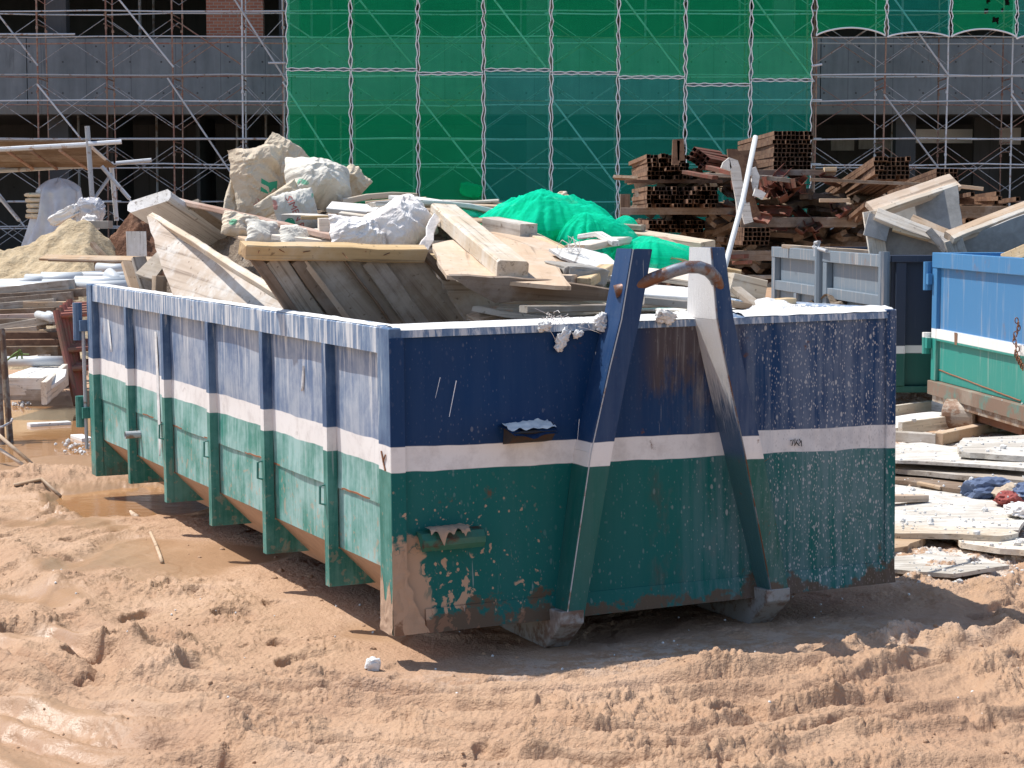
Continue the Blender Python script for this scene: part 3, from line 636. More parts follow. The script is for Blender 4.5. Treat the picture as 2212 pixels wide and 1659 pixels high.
# long runs of plaster down the side
for x0, y0, x1, y1, w in ((335, 716, 345, 985, .028), (655, 790, 652, 845, .010), (233, 690, 240, 760, .010)):
    bm = bmesh.new()
    p0 = side_pt(x0, y0, .035); p1 = side_pt(x1, y1, .035); n = 22; g = []
    for i in range(n + 1):
        t = i / n; q = p0.lerp(p1, t); ww = w * (.5 + .5 * abs(noise.noise(V((t * 7, x0, 1)))) + .4 * math.sin(math.pi * t)) * (1 if t < .9 else (1 - t) * 10 + .05)
        g.append([bm.verts.new((q.x - d, q.y + s * ww, q.z)) for s, d in ((-1, -.004), (0, .004), (1, -.004))])
    for a_, b_ in zip(g, g[1:]):
        for i in range(2): bm.faces.new((a_[i], a_[i + 1], b_[i + 1], b_[i]))
    sp('plaster_run', bm, M['plaster'], True)
# hook lifting frame on the end: two channel legs and a bail
LEG = []
def leg(fl, inner):
    """fl: the flange's outline, three rows of (left, right, y) in the photograph; the webs run back from it to the panel"""
    rows = []
    for (xl, xr, y, dep) in fl:
        l = skl(xl, y, -dep); r = skl(xr, y, -dep); rows.append((l, r, dep))
    return rows
LROWS = leg([(1368, 1406, 538, .14), (1343, 1379, 690, .145), (1318, 1355, 793, .14), (1277, 1319, 978, .13), (1224, 1258, 1338, .10)], 0)
RROWS = leg([(1537, 1562, 535, .14), (1550, 1582, 690, .17), (1570, 1604, 793, .165), (1609, 1645, 978, .155), (1668, 1703, 1287, .10)], 1)
def leg_mesh(rows, back_top):
    bm = bmesh.new(); t = .008
    def strip(f0, f1, th):
        A = []
        for k, (l, r, d) in enumerate(rows):
            A.append((f0(k, l, r), f1(k, l, r)))
        for (p0, p1), (q0, q1) in zip(A, A[1:]):
            n = ((V(p1) - V(p0)).cross(V(q0) - V(p0))).normalized() * th
            vs = [bm.verts.new(V(x) + s * n) for s in (0, 1) for x in (p0, p1, q1, q0)]
            for f in ((0, 1, 2, 3), (7, 6, 5, 4), (0, 4, 5, 1), (1, 5, 6, 2), (2, 6, 7, 3), (3, 7, 4, 0)): bm.faces.new([vs[i] for i in f])
    back = lambda k: (back_top[k])
    return strip, bm, back
def build_leg(rows, bk):
    strip, bm, _ = leg_mesh(rows, bk); strip(lambda k, l, r: l, lambda k, l, r: r, .008)
    o = sp('hook_leg', bm, M['skip_leg'])
    strip, bm, _ = leg_mesh(rows, bk); strip(lambda k, l, r: V((l.x + .001, l.y + .001, l.z)), lambda k, l, r: V((l.x + .001, bk[k], l.z)), .008); w1 = sp('web_plate', bm, None or WEBM, parent=o)
    strip, bm, _ = leg_mesh(rows, bk); strip(lambda k, l, r: V((r.x - .001, r.y + .001, r.z)), lambda k, l, r: V((r.x - .001, bk[k], r.z)), -.008); w2 = sp('web_plate', bm, M['skip_leg'], parent=o)
    return o
def mat_scraped():
    N = NT('plastered_blue_plate'); v = N.obj(); a = N.noise(N.scale(v, (6, 60, 7)), 1.2, 6, .75, 1.2); z = N.xyz(v)[2]; b = N.noise(v, 9, 5, .7)
    f = N.math('ADD', N.math('MULTIPLY', N.step(z, .55, 1.15), .55), N.math('SUBTRACT', N.math('MULTIPLY', a, .75), .10))
    c = N.mix(N.step(f, .40, .78), (.05, .10, .19), (.70, .68, .66)); c = N.mix(N.math('MULTIPLY', N.step(z, .66, .60), .75), c, (.04, .14, .13))
    c = N.mix(N.step(b, .66, .72), c, (.17, .07, .035))
    N.bsdf(c, .6, 0, N.bump(a, .6, .008)); return N.m
M['plaster_scraped'] = mat_scraped()
WEBM = M['skip_leg']; build_leg(LROWS, [-.01, .0, .01, .012, .012]); WEBM = M['plaster_scraped']; build_leg(RROWS, [.03, .07, .012, .012, .012])
for rows in (LROWS, RROWS):
    bm = bmesh.new(); tube(bm, [V((l.x - .001, l.y - .001, l.z)) for l, r, d in rows], .0028, 5); sp('worn_edge', bm, M['bar'] if rows is RROWS else M['galv'])
bm = bmesh.new()
bp = [skl(x, y, b) for x, y, b in ((1328, 630, -.085), (1352, 624, -.105), (1385, 612, -.125), (1420, 598, -.15), (1455, 585, -.175), (1485, 577, -.195), (1510, 577, -.195), (1530, 584, -.18), (1545, 600, -.155), (1553, 622, -.13), (1557, 646, -.10), (1562, 672, -.06))]
tube(bm, bp, .0265, 14); sp('hook_bar', bm, M['bar'], True)
# runners beneath
for rows in (LROWS, RROWS):
    l, r, d = rows[-1]; a0, a1 = l.x + .005, r.x + .0; s = .055
    bm = bmesh.new(); prism(bm, [(-.106, .05), (-.106, -.004), (.045, -.13), (5.0, -.13), (5.0, -.002), (.02, -.002), (.02, .045)], a0 - .035, a1 + .006, lambda u, v, dd: (dd, u, v)); bevel(bm, .004); sp('runner', bm, M['runner'])
# two steps welded to the end
def step_at(px0, px1, py, mat, hh, dd, lab, open_):
    p0 = skl(px0, py, .0); p1 = skl(px1, py, .0); bm = bmesh.new(); n = 12; z = (p0.z + p1.z) / 2
    pr = [(.0, 0), (-dd * .55, -.012), (-dd, -.035), (-dd * 1.04, -hh * .65)] if open_ else [(.0, 0), (-dd * .7, -.005), (-dd, -.03), (-dd * .98, -hh * .7), (-dd * .75, -hh)]
    g = [[bm.verts.new((p0.x + (p1.x - p0.x) * i / n + (.0 if not open_ else (.045 * (k / 3) * (1 - 2 * i / n) * .9)), .004 + u, z + v - (.018 * math.exp(-((i - 5) / 2.2) ** 2) * k / 3 if open_ else 0))) for k, (u, v) in enumerate(pr)] for i in range(n + 1)]
    for i in range(n):
        for k in range(len(pr) - 1): bm.faces.new((g[i][k], g[i + 1][k], g[i + 1][k + 1], g[i][k + 1]))
    if not open_: bm.faces.new(g[0]); bm.faces.new(g[-1][::-1])
    bmesh.ops.solidify(bm, geom=bm.faces[:], thickness=-.006)
    return sp('step', bm, mat, label=lab)
step_at(1072, 1192, 914, M['skip_leg'], .05, .125, 'bent open step in the blue band with white plaster on it', True)
step_at(900, 1034, 1142, M['step_green'], .075, .075, 'folded green step low on the end, caked with mud', False)
p0 = skl(1072, 914, 0); p1 = skl(1192, 914, 0); bm = bmesh.new()      # rusty bracket under the open step
prism(bm, [(.004, -.012), (-.105, -.034), (-.06, -.075), (.004, -.088)], p0.x + .03, p1.x - .03, lambda u, v, d: (d, u, p0.z + v)); sp('step_bracket', bm, M['rust_dark'])
p0 = skl(900, 1142, 0); p1 = skl(1034, 1142, 0)
bm = bmesh.new(); sheet(bm, 24, 10, lambda i, j: (p0.x + .03 + (p1.x - p0.x - .10) * i, .002 - .0555 * min(1, j * 1.5) - .022 * max(0, j - .0) - .004, p0.z + .005 + .006 * max(-.3, noise.noise(V((i * 6, j * 4, 1)))) - (max(0, j - .5) * (.045 + .11 * noise.noise(V((i * 5, 3, 3))) + .06 * max(0, noise.noise(V((i * 13, 1, 3)))))))); sp('mud_cake', bm, M['mud_cake'], True)
p0 = skl(1072, 914, 0); p1 = skl(1192, 914, 0)
bm = bmesh.new(); sheet(bm, 20, 6, lambda i, j: (p0.x + .02 + (p1.x - p0.x - .04) * i, .0 - .085 * j, p0.z + .003 - .024 * j + .012 * max(-.5, noise.noise(V((i * 7, j * 4, 1)))))); sp('plaster_crust', bm, M['plaster'], True)
# paint marks and the black scrawl on the white band
def strokes(name, base, pls, r, mat):
    bm = bmesh.new()
    for P in pls: tube(bm, [V(base) + V(q_) for q_ in P], r, 4)
    return sp(name, bm, mat)
strokes('paint_mark', (-.006, .07, .70), [[(0, -.02, -.045), (0, .0, -.01), (0, .02, .03)], [(0, .0, -.01), (0, -.025, .02)]], .0035, M['rust'])
for k, (x0, y0, x1, y1, r) in enumerate(((985, 822, 968, 900, .0022), (951, 815, 940, 860, .0014), (1287, 760, 1262, 900, .0016), (1250, 905, 1246, 960, .0014), (1620, 1015, 1660, 990, .0018))):
    p0, p1 = skl(x0, y0, 0), skl(x1, y1, 0); bm = bmesh.new(); tube(bm, [(p0.x, .001 + dent(p0.x, p0.z) - .001, p0.z), (p1.x, .001 + dent(p1.x, p1.z) - .001, p1.z)], [r * .9, r * .5], 4); sp('scratch', bm, M['hem'] if k < 4 else M['rust'])
q_ = skl(1718, 956, -.0); strokes('black_scrawl', (q_.x, -.004, q_.z), [[(-.028, 0, .01), (-.012, 0, .014), (-.02, 0, -.012)], [(-.004, 0, .018), (-.006, 0, -.014), (.008, 0, .012)], [(.004, 0, .0), (.018, 0, -.014)], [(.018, 0, .015), (.026, 0, .0), (.016, 0, -.004)], [(.028, 0, .008), (.03, 0, -.018)]], .0022, M['black_ink'])
# strings and flakes of plaster hanging at the rim by the left leg
for k, (x, y, s) in enumerate(((1300, 690, .030), (1301, 706, .030), (1216, 730, .026), (1210, 748, .018), (1248, 722, .016), (1175, 705, .020), (1436, 683, .03))):
    c_ = skl(x, y, -.012 - .01 * (k < 2)); o = crumple('plaster_lump', SM @ c_, (s * .75, s * .5, s * (.7 if k < 2 else 1.3)), (0, .3 * k, YAW), M['plaster'], 20 + k, .75, 4, parent=skip, square=1.0, freq=1.6)
rr = random.Random(4)
bm = bmesh.new()
for k in range(26):
    x, y = rr.uniform(1150, 1310), rr.uniform(676, 700); pts = []
    dx, dy = rr.uniform(-4, 4), rr.uniform(-3, 4)
    for j in range(7):
        pts.append(skl(x, y, -.02 + .05 * rr.random())); x += dx + rr.uniform(-5, 5); y += dy * .6 + rr.uniform(-4, 4.5)
    tube(bm, pts, .0011, 3)
for x0, y0, dx, dy in ((1183, 706, 6, 18), (1248, 705, 18, 6), (1192, 690, -8, -6)):
    tube(bm, [skl(x0 + dx * j + 6 * math.sin(j), y0 + dy * j - (1.5 * j * j if dy > 10 else 0), -.015) for j in range(5)], .001, 3)
sp('loose_string', bm, M['cloth_white'])
# ------------------------------------------------------------------ what lies in the skip
def SN(a, b, z): return (SM.to_3x3() @ V((a, b, z))).normalized()
def pk(name, A, B, w, t, mat, label, cat='plank', up=(0, 0, 1), group=None, **k):
    return plank(name, sk(*A), sk(*B), w, t, mat, label, cat, group, up=SN(*up), **k)
def rub_z(a, b):
    return H_ - .30 + (.50 * ss(np.float64(b), 1.5, 2.5) + .16 * ss(np.float64(a), .7, 1.1) * ss(np.float64(b), .3, .7)) * ss(np.float64(a), .30, .75) + .08 * ss(np.float64(b), 2.5, 4.2) - .1 * ss(np.float64(a), 1.7, 2.2)
bm = bmesh.new()
sheet(bm, 90, 190, lambda i, j: (.10 + 2.2 * i, .06 + 5.16 * j, float(rub_z(.1 + 2.2 * i, .06 + 5.16 * j)) + .05 * fbm(V((i * 9, j * 21, 3)), 5) + .03 * max(0, noise.noise(V((i * 30, j * 70, 5))))))
tag(bm_obj('rubble', bm, M['rubble'], None, SM), 'loose crumbled rubble filling the skip beneath the boards', 'rubble', None, 'stuff')
bm = bmesh.new()                                              # plaster powder in the right front corner
sheet(bm, 70, 50, lambda i, j: (1.50 + .80 * i, .10 + .75 * j, H_ - .04 + .03 * i + .055 * math.exp(-((i - .72) / .12) ** 2 - ((j - .6) / .25) ** 2) + .018 * fbm(V((i * 9, j * 9, 8)), 5) - .10 * max(0, .35 - i)))
tag(bm_obj('plaster_powder', bm, M['powder'], None, SM), 'white plaster powder heaped in the right front corner of the skip', 'plaster', None, 'stuff')
D = 'boards heaped in the skip'
# tall boards standing up at the back left
pk('thick_board', (322, 434, 4.35), (575, 600, 5.2), .30, .075, M['wood_white'], 'thick board with whitened rounded end sticking up highest at the back left', 'board', up=(0, -.36, -.93), jit=.006, ch=.02)
pk('thick_board', (402, 446, 4.4), (620, 590, 5.1), .17, .05, M['wood_grey'], 'grey board lying right beside the thick white-ended board', 'board', up=(0, -.36, -.93), jit=.006)
pk('batten', (380, 433, 4.6), (722, 512, 2.2), .045, .03, M['wood_red'], 'long thin reddish batten with a nail, sloping below the paper sacks', 'batten')
bm = bmesh.new(); c_ = sk(381, 432, 4.6); tube(bm, [c_, c_ + V((-.02, 0, .05))], .003, 5); link_ = bm_obj('nail', bm, M['rust'], bpy.data.objects['batten'], PM['batten'])
bmesh_M = PM['batten'].inverted(); link_.data.transform(bmesh_M)
plate('plywood_board', [(316, 465), (348, 477), (395, 500), (455, 534), (517, 573), (580, 615), (634, 655), (628, 686), (373, 640), (344, 554)], S(.20, 2.6, H_ + .03), SN(-.80, -.20, .55), .022, M['ply_stained'], 'stained plywood board leaning on the left rim with a rough sloping top edge', 'board', seed=3, along=SB)
pk('batten', (330, 468, 4.15), (636, 660, 1.62), .035, .05, M['wood_pale'], 'pale ragged batten along the sloping edge of the stained plywood board', 'batten', up=(-.5, -.3, .8), jit=.004)
# broken bits by the left rim
pk('offcut', (279, 570, 4.9), (300, 636, 4.75), .10, .03, M['wood_tan'], 'tan broken board end standing up at the back of the left rim', 'offcut', up=(.2, -1, 0), ragged=.02)
pk('offcut', (300, 560, 4.8), (325, 640, 4.7), .09, .03, M['wood_grey'], 'grey broken board end between the tan end and the upright block at the left rim', 'offcut', up=(.2, -1, 0), ragged=.02)
pk('offcut', (345, 596, 4.4), (343, 648, 4.4), .075, .06, M['wood_tan'], 'short upright timber block inside the left rim', 'offcut', up=(.2, -1, 0))
pk('offcut', (318, 572, 4.6), (352, 582, 4.5), .20, .03, M['wood_grey'], 'splintered grey slat tilted behind the upright block at the left rim', 'offcut', up=(-.2, -.7, .5), ragged=.02)
# the overhanging shuttering panel in front
NP = SN(0, -.95, -.30); PP = sk(716, 545, 1.5)
pan = thing('shuttering_panel', 'nailed timber shuttering panel overhanging the front of the skip, its shaded boards sloping down', 'panel', PP)
plate('face_board', [(529, 540), (905, 547), (965, 622), (1026, 700), (1030, 716), (700, 706), (662, 690), (610, 628)], PP + NP * .0, NP, .02, M['wood_grey'], parent=pan, along=(onplane(1026, 695, PP, NP) - onplane(905, 547, PP, NP)), seed=5)
def onp(x, y, o=.0): return onplane(x, y, PP + NP * o, NP)
plank('top_rail', onp(524, 540, .03), onp(916, 548, .03), .068, .075, M['wood_yellow'], up=NP, parent=pan, jit=.005, ragged=.012)
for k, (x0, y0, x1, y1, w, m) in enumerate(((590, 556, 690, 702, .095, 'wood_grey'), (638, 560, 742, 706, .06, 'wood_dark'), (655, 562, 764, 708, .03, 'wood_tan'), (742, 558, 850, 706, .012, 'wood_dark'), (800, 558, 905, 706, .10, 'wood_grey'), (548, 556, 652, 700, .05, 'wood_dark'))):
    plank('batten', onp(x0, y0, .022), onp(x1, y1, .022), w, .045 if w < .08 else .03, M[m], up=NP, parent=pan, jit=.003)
rr = random.Random(9)
for k, (x, y) in enumerate(((560, 541), (615, 545), (670, 542), (740, 546), (790, 543), (842, 546))):
    bm = bmesh.new(); c_ = onp(x, y, .068); d_ = V((rr.uniform(-.03, .03), -.02, rr.uniform(-.03, .02))); tube(bm, [c_, c_ + d_], .0022, 4); o = bm_obj('nail', bm, M['rust'], pan, PM[pan.name]); o.data.transform(PM[pan.name].inverted())
pk('splintered_batten', (905, 540, 1.48), (962, 600, 1.50), .05, .03, M['wood_dark'], 'dark splintered batten end at the right edge of the shuttering panel', 'batten', ragged=.02, jit=.01)
plate('form_board', [(925, 548), (972, 600), (1060, 640), (1122, 690), (1122, 708), (1024, 712), (960, 620)], sk(1030, 650, 1.55), SN(.2, -.85, .35), .018, M['ply_stained'], 'mottled board leaning behind the right edge of the shuttering panel', 'board', seed=8)
# plywood sheets and the beam
NS = SN(.0, -.135, .99)
plate('plywood_sheet', [(934, 528), (966, 520), (1060, 506), (1188, 545), (1234, 618), (1200, 617), (1100, 607), (965, 595), (948, 571)], sk(1100, 606, .50), NS, .018, M['wood_tan'], 'tan plywood sheet lying under the end of the heavy beam', 'plywood sheet', seed=11)
plate('plywood_sheet', [(972, 596), (1100, 600), (1230, 612), (1330, 628), (1322, 650), (1200, 651), (1070, 655), (1010, 622)], sk(1150, 632, .50), SN(.0, -.93, -.32), .02, M['wood_dark'], 'dark shaded sheet edge hanging below the tan plywood', 'plywood sheet', seed=12)  # dark timber colour paints in the shade on this hanging face
pk('beam', (958, 458, 2.25), (1107, 584, .58), .140, .085, M['wood_pale'], 'heavy squared pale beam lying on the tan plywood, cut end to the front', 'beam', up=(.02, -.2, 1), jit=.003, ch=.01)
pk('plank', (1063, 480, 2.2), (1305, 600, 1.0), .075, .03, M['wood_yellow'], 'long curved yellow plank sloping down right of the heavy beam', 'plank', bend=.03, up=(.1, -.3, 1))
pk('plank', (1070, 505, 1.9), (1245, 575, 1.1), .16, .02, M['wood_tan'], 'tan board beneath the long curved yellow plank', 'plank', bend=.02)
pk('timber_block', (1058, 487, 2.0), (1142, 502, 1.7), .11, .085, M['wood_grey'], 'short timber block with a dark sawn end under the green mesh', 'block', ragged=.006)
plate('white_sheet', [(1188, 530), (1255, 530), (1312, 545), (1345, 575), (1335, 603), (1300, 596), (1262, 566), (1215, 548)], sk(1270, 560, 1.1), SN(.1, -.35, .9), .012, M['wood_white'], 'white curling board between the green mesh and the left hook leg', 'board', curl=.15, seed=14)
crumple('concrete_lump', sk(1245, 592, .85), (.11, .10, .045), (.1, .1, .5), M['chunk'], 5, .22, 4, 'grey broken slab of concrete beside the tan plywood', 'rubble', square=.35)
pk('offcut', (1220, 606, .72), (1262, 596, .9), .075, .05, M['wood_tan'], 'small split timber block on the front edge by the concrete slab', 'offcut', ragged=.02)
pk('offcut', (1262, 610, .7), (1312, 580, .95), .07, .045, M['wood_yellow'], 'yellow split block between concrete slab and left hook leg', 'offcut', ragged=.02)
pk('plank', (1245, 534, 1.35), (1340, 520, 1.5), .13, .035, M['wood_pale'], 'broad pale split board with knotted string, below the green mesh', 'plank', ragged=.02, jit=.01)
pk('plank', (1255, 512, 1.6), (1330, 526, 1.35), .05, .025, M['wood_white'], 'bleached curved strip across the green mesh', 'plank', bend=.03)
pk('plank', (1360, 505, 2.1), (1530, 530, 1.5), .10, .04, M['wood_pale'], 'long pale plank reaching right past the hook frame', 'plank', up=(0, -.5, .9))
pk('plank', (1310, 487, 2.2), (1390, 492, 2.0), .05, .03, M['wood_grey'], 'short grey plank under the small green mesh flap', 'plank')
pk('plank', (1430, 515, 1.7), (1484, 545, 1.4), .05, .02, M['wood_red'], 'splintered reddish sliver stuck in the mesh behind the hook bar', 'plank', ragged=.03)
pk('plank', (1380, 630, .7), (1510, 640, .6), .16, .03, M['wood_white'], 'white board under the hook bar between the legs', 'plank', up=(0, -.3, 1))
pk('plank', (1350, 585, 1.15), (1500, 605, .9), .14, .025, M['wood_pale'], 'pale board seen through the hook bar, behind the white one', 'plank', up=(0, -.3, 1))
pk('plank', (1385, 648, .45), (1520, 662, .40), .09, .035, M['wood_grey'], 'grey layered board just above the rim between the legs', 'plank')
pk('plank', (1130, 668, .30), (1330, 664, .34), .07, .03, M['wood_grey'], 'grey board lying along the rim left of the hook frame', 'plank')
pk('plank', (1450, 560, 1.3), (1600, 590, 1.1), .07, .03, M['wood_yellow'], 'yellow plank behind the right hook leg', 'plank')
pk('timber_block', (1566, 612, .85), (1642, 630, .85), .12, .11, M['wood_pale'], 'squared pale block right of the hook frame', 'block', ragged=.008)
pk('plank', (1590, 626, .75), (1660, 680, .45), .05, .03, M['wood_grey'], 'grey plank sloping to the rim right of the hook frame', 'plank')
pk('plank', (1570, 655, .6), (1640, 668, .6), .10, .03, M['wood_tan'], 'tan board lying flat right of the hook frame', 'plank')
pk('offcut', (1640, 660, .6), (1702, 655, .7), .07, .05, M['wood_yellow'], 'rough yellow offcut at the edge of the white powder', 'offcut', ragged=.02, jit=.012)
pk('offcut', (1655, 672, .5), (1716, 672, .55), .04, .03, M['wood_tan'], 'thin brown offcut in front of the rough yellow one', 'offcut', ragged=.02)
# planks lying across the middle and back
pk('timber_pair', (688, 486, 2.4), (866, 484, 2.3), .085, .075, M['wood_pale'], 'squared timber with a dark wet end poking right out of the white cloth', 'timber')
pk('plank', (650, 470, 2.9), (800, 469, 2.8), .03, .02, M['wood_yellow'], 'thin yellow lath above the squared timber', 'plank')
pk('plank', (712, 447, 3.4), (815, 456, 3.2), .09, .03, M['wood_white'], 'whitened plank lying right of the big sack', 'plank', up=(0, -.6, .8))
pk('plank', (740, 436, 3.6), (900, 424, 3.5), .06, .035, M['wood_pale'], 'topmost pale plank crossing behind the white cloth', 'plank', bend=.02)
pk('plank', (790, 440, 3.4), (920, 430, 3.3), .05, .03, M['wood_tan'], 'tan plank just under the topmost pale plank', 'plank')
pk('plank', (820, 452, 3.1), (880, 448, 3.1), .06, .03, M['wood_white'], 'short white plank end beside the white cloth', 'plank')
pk('plank', (860, 427, 3.3), (955, 440, 3.0), .16, .025, M['wood_white'], 'wide bleached board above the heavy beam', 'plank')
pk('plank', (940, 441, 3.6), (1120, 446, 3.5), .05, .04, M['wood_grey'], 'long grey timber along the skyline left of the green mesh', 'plank')
pk('plank', (960, 452, 3.4), (1080, 452, 3.3), .04, .03, M['wood_white'], 'thin white timber below the long grey skyline timber', 'plank')
pk('plank', (595, 512, 2.6), (720, 525, 2.3), .07, .03, M['wood_pale'], 'pale plank lying below the reddish batten', 'plank')
pk('plank', (520, 510, 3.2), (610, 540, 2.6), .09, .02, M['wood_tan'], 'tan board beneath the small sacks', 'plank')
pk('plank', (1180, 446, 2.6), (1218, 418, 2.7), .05, .03, M['wood_pale'], 'pale stick poking up through the green mesh', 'plank')
pk('plank', (1212, 418, 2.7), (1244, 444, 2.6), .04, .03, M['wood_tan'], 'brown stick crossing the pale one in the green mesh', 'plank')
for k in range(34):
    a, b = R.uniform(.5, 2.15), R.uniform(.35, 3.6); z = float(rub_z(a, b)) + .035; th = R.uniform(0, 3.14); L = R.uniform(.15, .55)
    d_ = V((math.cos(th), math.sin(th), R.uniform(-.18, .18))) * L / 2
    plank('offcut', S(a, b, z) - d_, S(a, b, z) + d_, R.uniform(.03, .09), R.uniform(.015, .035), M[R.choice(['wood_pale', 'wood_tan', 'wood_grey', 'wood_white', 'wood_yellow'])], 'small broken timber offcut lying loose among the rubble inside the skip', 'offcut', 'loose offcuts in the skip', ragged=.012)
R2 = random.Random(77)
for k in range(26):
    a, b = R2.uniform(.95, 2.2), R2.uniform(.9, 3.7); L = R2.uniform(.45, 1.15); th = R2.gauss(-.25, .45)
    z = float(rub_z(a, b)) + R2.uniform(.05, .12); u = (SA * math.cos(th) + SB * math.sin(th) + V((0, 0, R2.uniform(-.10, .10)))) * L / 2
    c = S(min(2.2 - L * .35, a), b, z); plank('plank', c - u, c + u, R2.uniform(.05, .17), R2.uniform(.012, .03), M[R2.choice(['wood_pale', 'wood_white', 'wood_grey', 'wood_tan', 'board_dirty'])], 'thin weathered board strewn loose over the right middle of the heap', 'plank', 'thin boards strewn over the heap', up=(R2.uniform(-.2, .2), R2.uniform(-.3, .1), 1), bend=R2.uniform(-.02, .03), ragged=.015, jit=.005)
# sacks and cloth
def sack(px, py, b, sx, sy, sz, roll, mat, seed, lab, yaw=0.0, tilt=0.0, **k):
    X = SN(math.cos(yaw), math.sin(yaw), 0); O = SN(math.sin(yaw) * .3, -math.cos(yaw), tilt)
    return bag('paper_sack', sk(px, py, b), sx, sy, sz, X, O, M[mat], seed, roll=roll, label=lab, cat='sack', group='empty paper sacks on the heap', **k)
sack(508, 425, 4.1, .06, .05, .17, .28, 'sack', 3, 'narrow folded paper sack standing left of the upright folded sack', bend=(.03, .05))
s1 = sack(562, 392, 4.0, .155, .07, .205, -.10, 'sack', 11, 'tall folded brown paper sack standing upright with a green patch', crease=.065, bend=(-.05, .02), top=.05)
sack(612, 345, 4.4, .14, .05, .12, .55, 'sack', 12, 'brown paper sack with red print peeking over behind the upright sack', crease=.05, bend=(-.06, 0))
s2 = sack(688, 395, 3.8, .20, .15, .15, .22, 'sack_white', 23, 'big bulging pale paper sack, the largest on the heap', crease=.06, tilt=.35, bend=(-.06, -.05), back=.6)
s3 = sack(640, 458, 3.55, .125, .06, .12, -.25, 'sack_white', 31, 'pale creased sack with red lettering below the big bulging sack', crease=.035)
sack(600, 432, 3.7, .15, .035, .05, -.55, 'sack', 37, 'thin brown sack fold wedged between the upright and the bulging sacks', crease=.04)
sack(752, 405, 4.0, .09, .05, .13, .75, 'sack', 41, 'brown sack flap hanging at the right of the big bulging sack')
sack(530, 492, 3.2, .13, .07, .075, .3, 'sack', 47, 'flattened sack under the reddish batten, nearest the thick board', tilt=.6, crease=.05)
sack(580, 506, 2.9, .12, .06, .075, .2, 'sack_white', 53, 'pale torn sack under the middle of the reddish batten', tilt=.6, crease=.05)
sack(650, 514, 2.5, .11, .06, .065, .1, 'sack_white', 59, 'pale torn sack behind the left part of the shuttering rail', tilt=.6, crease=.05)
def facing(px, py, b, roll=0):
    o = sk(px, py, b); X = SA; Zv = V((0, 0, 1)); n = -SB
    return Matrix(((X.x, Zv.x, n.x, o.x), (X.y, Zv.y, n.y, o.y), (X.z, Zv.z, n.z, o.z), (0, 0, 0, 1))) @ Matrix.Rotation(roll, 4, 'Z')
decal('lettering', text_polys('SIMEN PO', .055), s3, facing(640, 466, 3.5, -1.15), s3, M['ink_red'], SB)
decal('print_patch', [[(-.05, -.03), (-.01, -.045), (.05, -.02), (.055, .03), (.0, .02), (-.045, .045)]], s1, facing(572, 402, 4.0), s1, M['ink_green'], SB)
decal('print_patch', [[(math.cos(t) * .03, math.sin(t) * .035) for t in [k * .6283 for k in range(10)]]], s3, facing(626, 484, 3.5), s3, M['ink_green'], SB)
def cloth(px, py, b, sx, sy, sz, roll, seed, lab, **k): return bag('white_cloth', sk(px, py, b), sx, sy, sz, SN(1, .1, 0), SN(0, -1, .5), M['cloth_white'], seed, crease=.06, roll=roll, label=lab, cat='cloth', group='white cloth bags', **k)
cloth(772, 503, 2.2, .15, .09, .085, .15, 61, 'white crumpled cloth bag nearest the shuttering rail, left of the two')
cloth(872, 480, 2.25, .17, .11, .13, -.45, 67, 'larger white crumpled cloth bag tied at its neck beside the heavy beam', bend=(-.04, -.03))
pk('cloth_strip', (944, 466, 2.0), (914, 548, 1.5), .05, .008, M['cloth_white'], 'white cloth tail hanging over the end of the shuttering rail', 'cloth', jit=.012, up=(.4, -.6, .6))
# green debris mesh
def mesh_heap(name, px, py, b, sx, sy, h, rot, seed, label, mat='net_heap', n=130, lay=1):
    bm = bmesh.new(); c = sk(px, py, b); cs, sn = math.cos(rot), math.sin(rot)
    for L in range(lay):
        g = []
        for i in range(n + 1):
            row = []
            for j in range(n + 1):
                u, w = i / n * 2 - 1, j / n * 2 - 1
                s_ = max(abs(u), abs(w)) / max(1e-6, math.hypot(u, w)) if (u or w) else 1
                u2, w2 = u * s_, w * s_; r = math.hypot(u2, w2); t = math.atan2(w2, u2)
                e = 1 + .38 * noise.noise(V((math.cos(t) * 1.7, math.sin(t) * 1.7, seed + L * .4))) + .13 * noise.noise(V((math.cos(t) * 9, math.sin(t) * 9, seed)))
                x, y = u2 * sx * e, w2 * sy * e
                q1 = V((x * 5 + seed, y * 5, L * 1.7)); q1 = V((q1.x * .7 + q1.y * .5, q1.y * 1.5 - q1.x * .3, q1.z)); f = (.5 - abs(noise.noise(q1))) * .75 + (.4 - abs(noise.noise(q1 * 2.3))) * .35 + (.4 - abs(noise.noise(q1 * 5.1))) * .22 + (.4 - abs(noise.noise(q1 * 10.3))) * .12
                z = h * max(0, 1 - r ** 2.2) ** .75 * (.85 + .5 * noise.noise(V((x * 3, y * 3, seed + 5)))) + f * h * .55 * (1 - .6 * r) - L * .030
                row.append(bm.verts.new(c + V((x * cs - y * sn, x * sn + y * cs, z - h * .45))))
            g.append(row)
        for i in range(n):
            for j in range(n): bm.faces.new((g[i][j], g[i + 1][j], g[i + 1][j + 1], g[i][j + 1]))
    return tag(bm_obj(name, bm, M[mat], smooth=True), label, 'mesh')
mesh_heap('debris_mesh', 1180, 468, 2.2, .40, .32, .19, .55, 3.0, 'bright green debris mesh bunched in the biggest heap on the boards', lay=3)
mesh_heap('debris_mesh', 1270, 495, 1.9, .22, .18, .14, .1, 9.0, 'green debris mesh bulging at the right end of the big heap', lay=3)
mesh_heap('debris_mesh', 1348, 483, 2.3, .085, .05, .08, 0, 14.0, 'small round green mesh flap right of the big heap')
mesh_heap('debris_mesh', 1410, 540, 1.4, .24, .10, .10, -.25, 21.0, 'green mesh trailing behind the tops of the hook legs', lay=3)
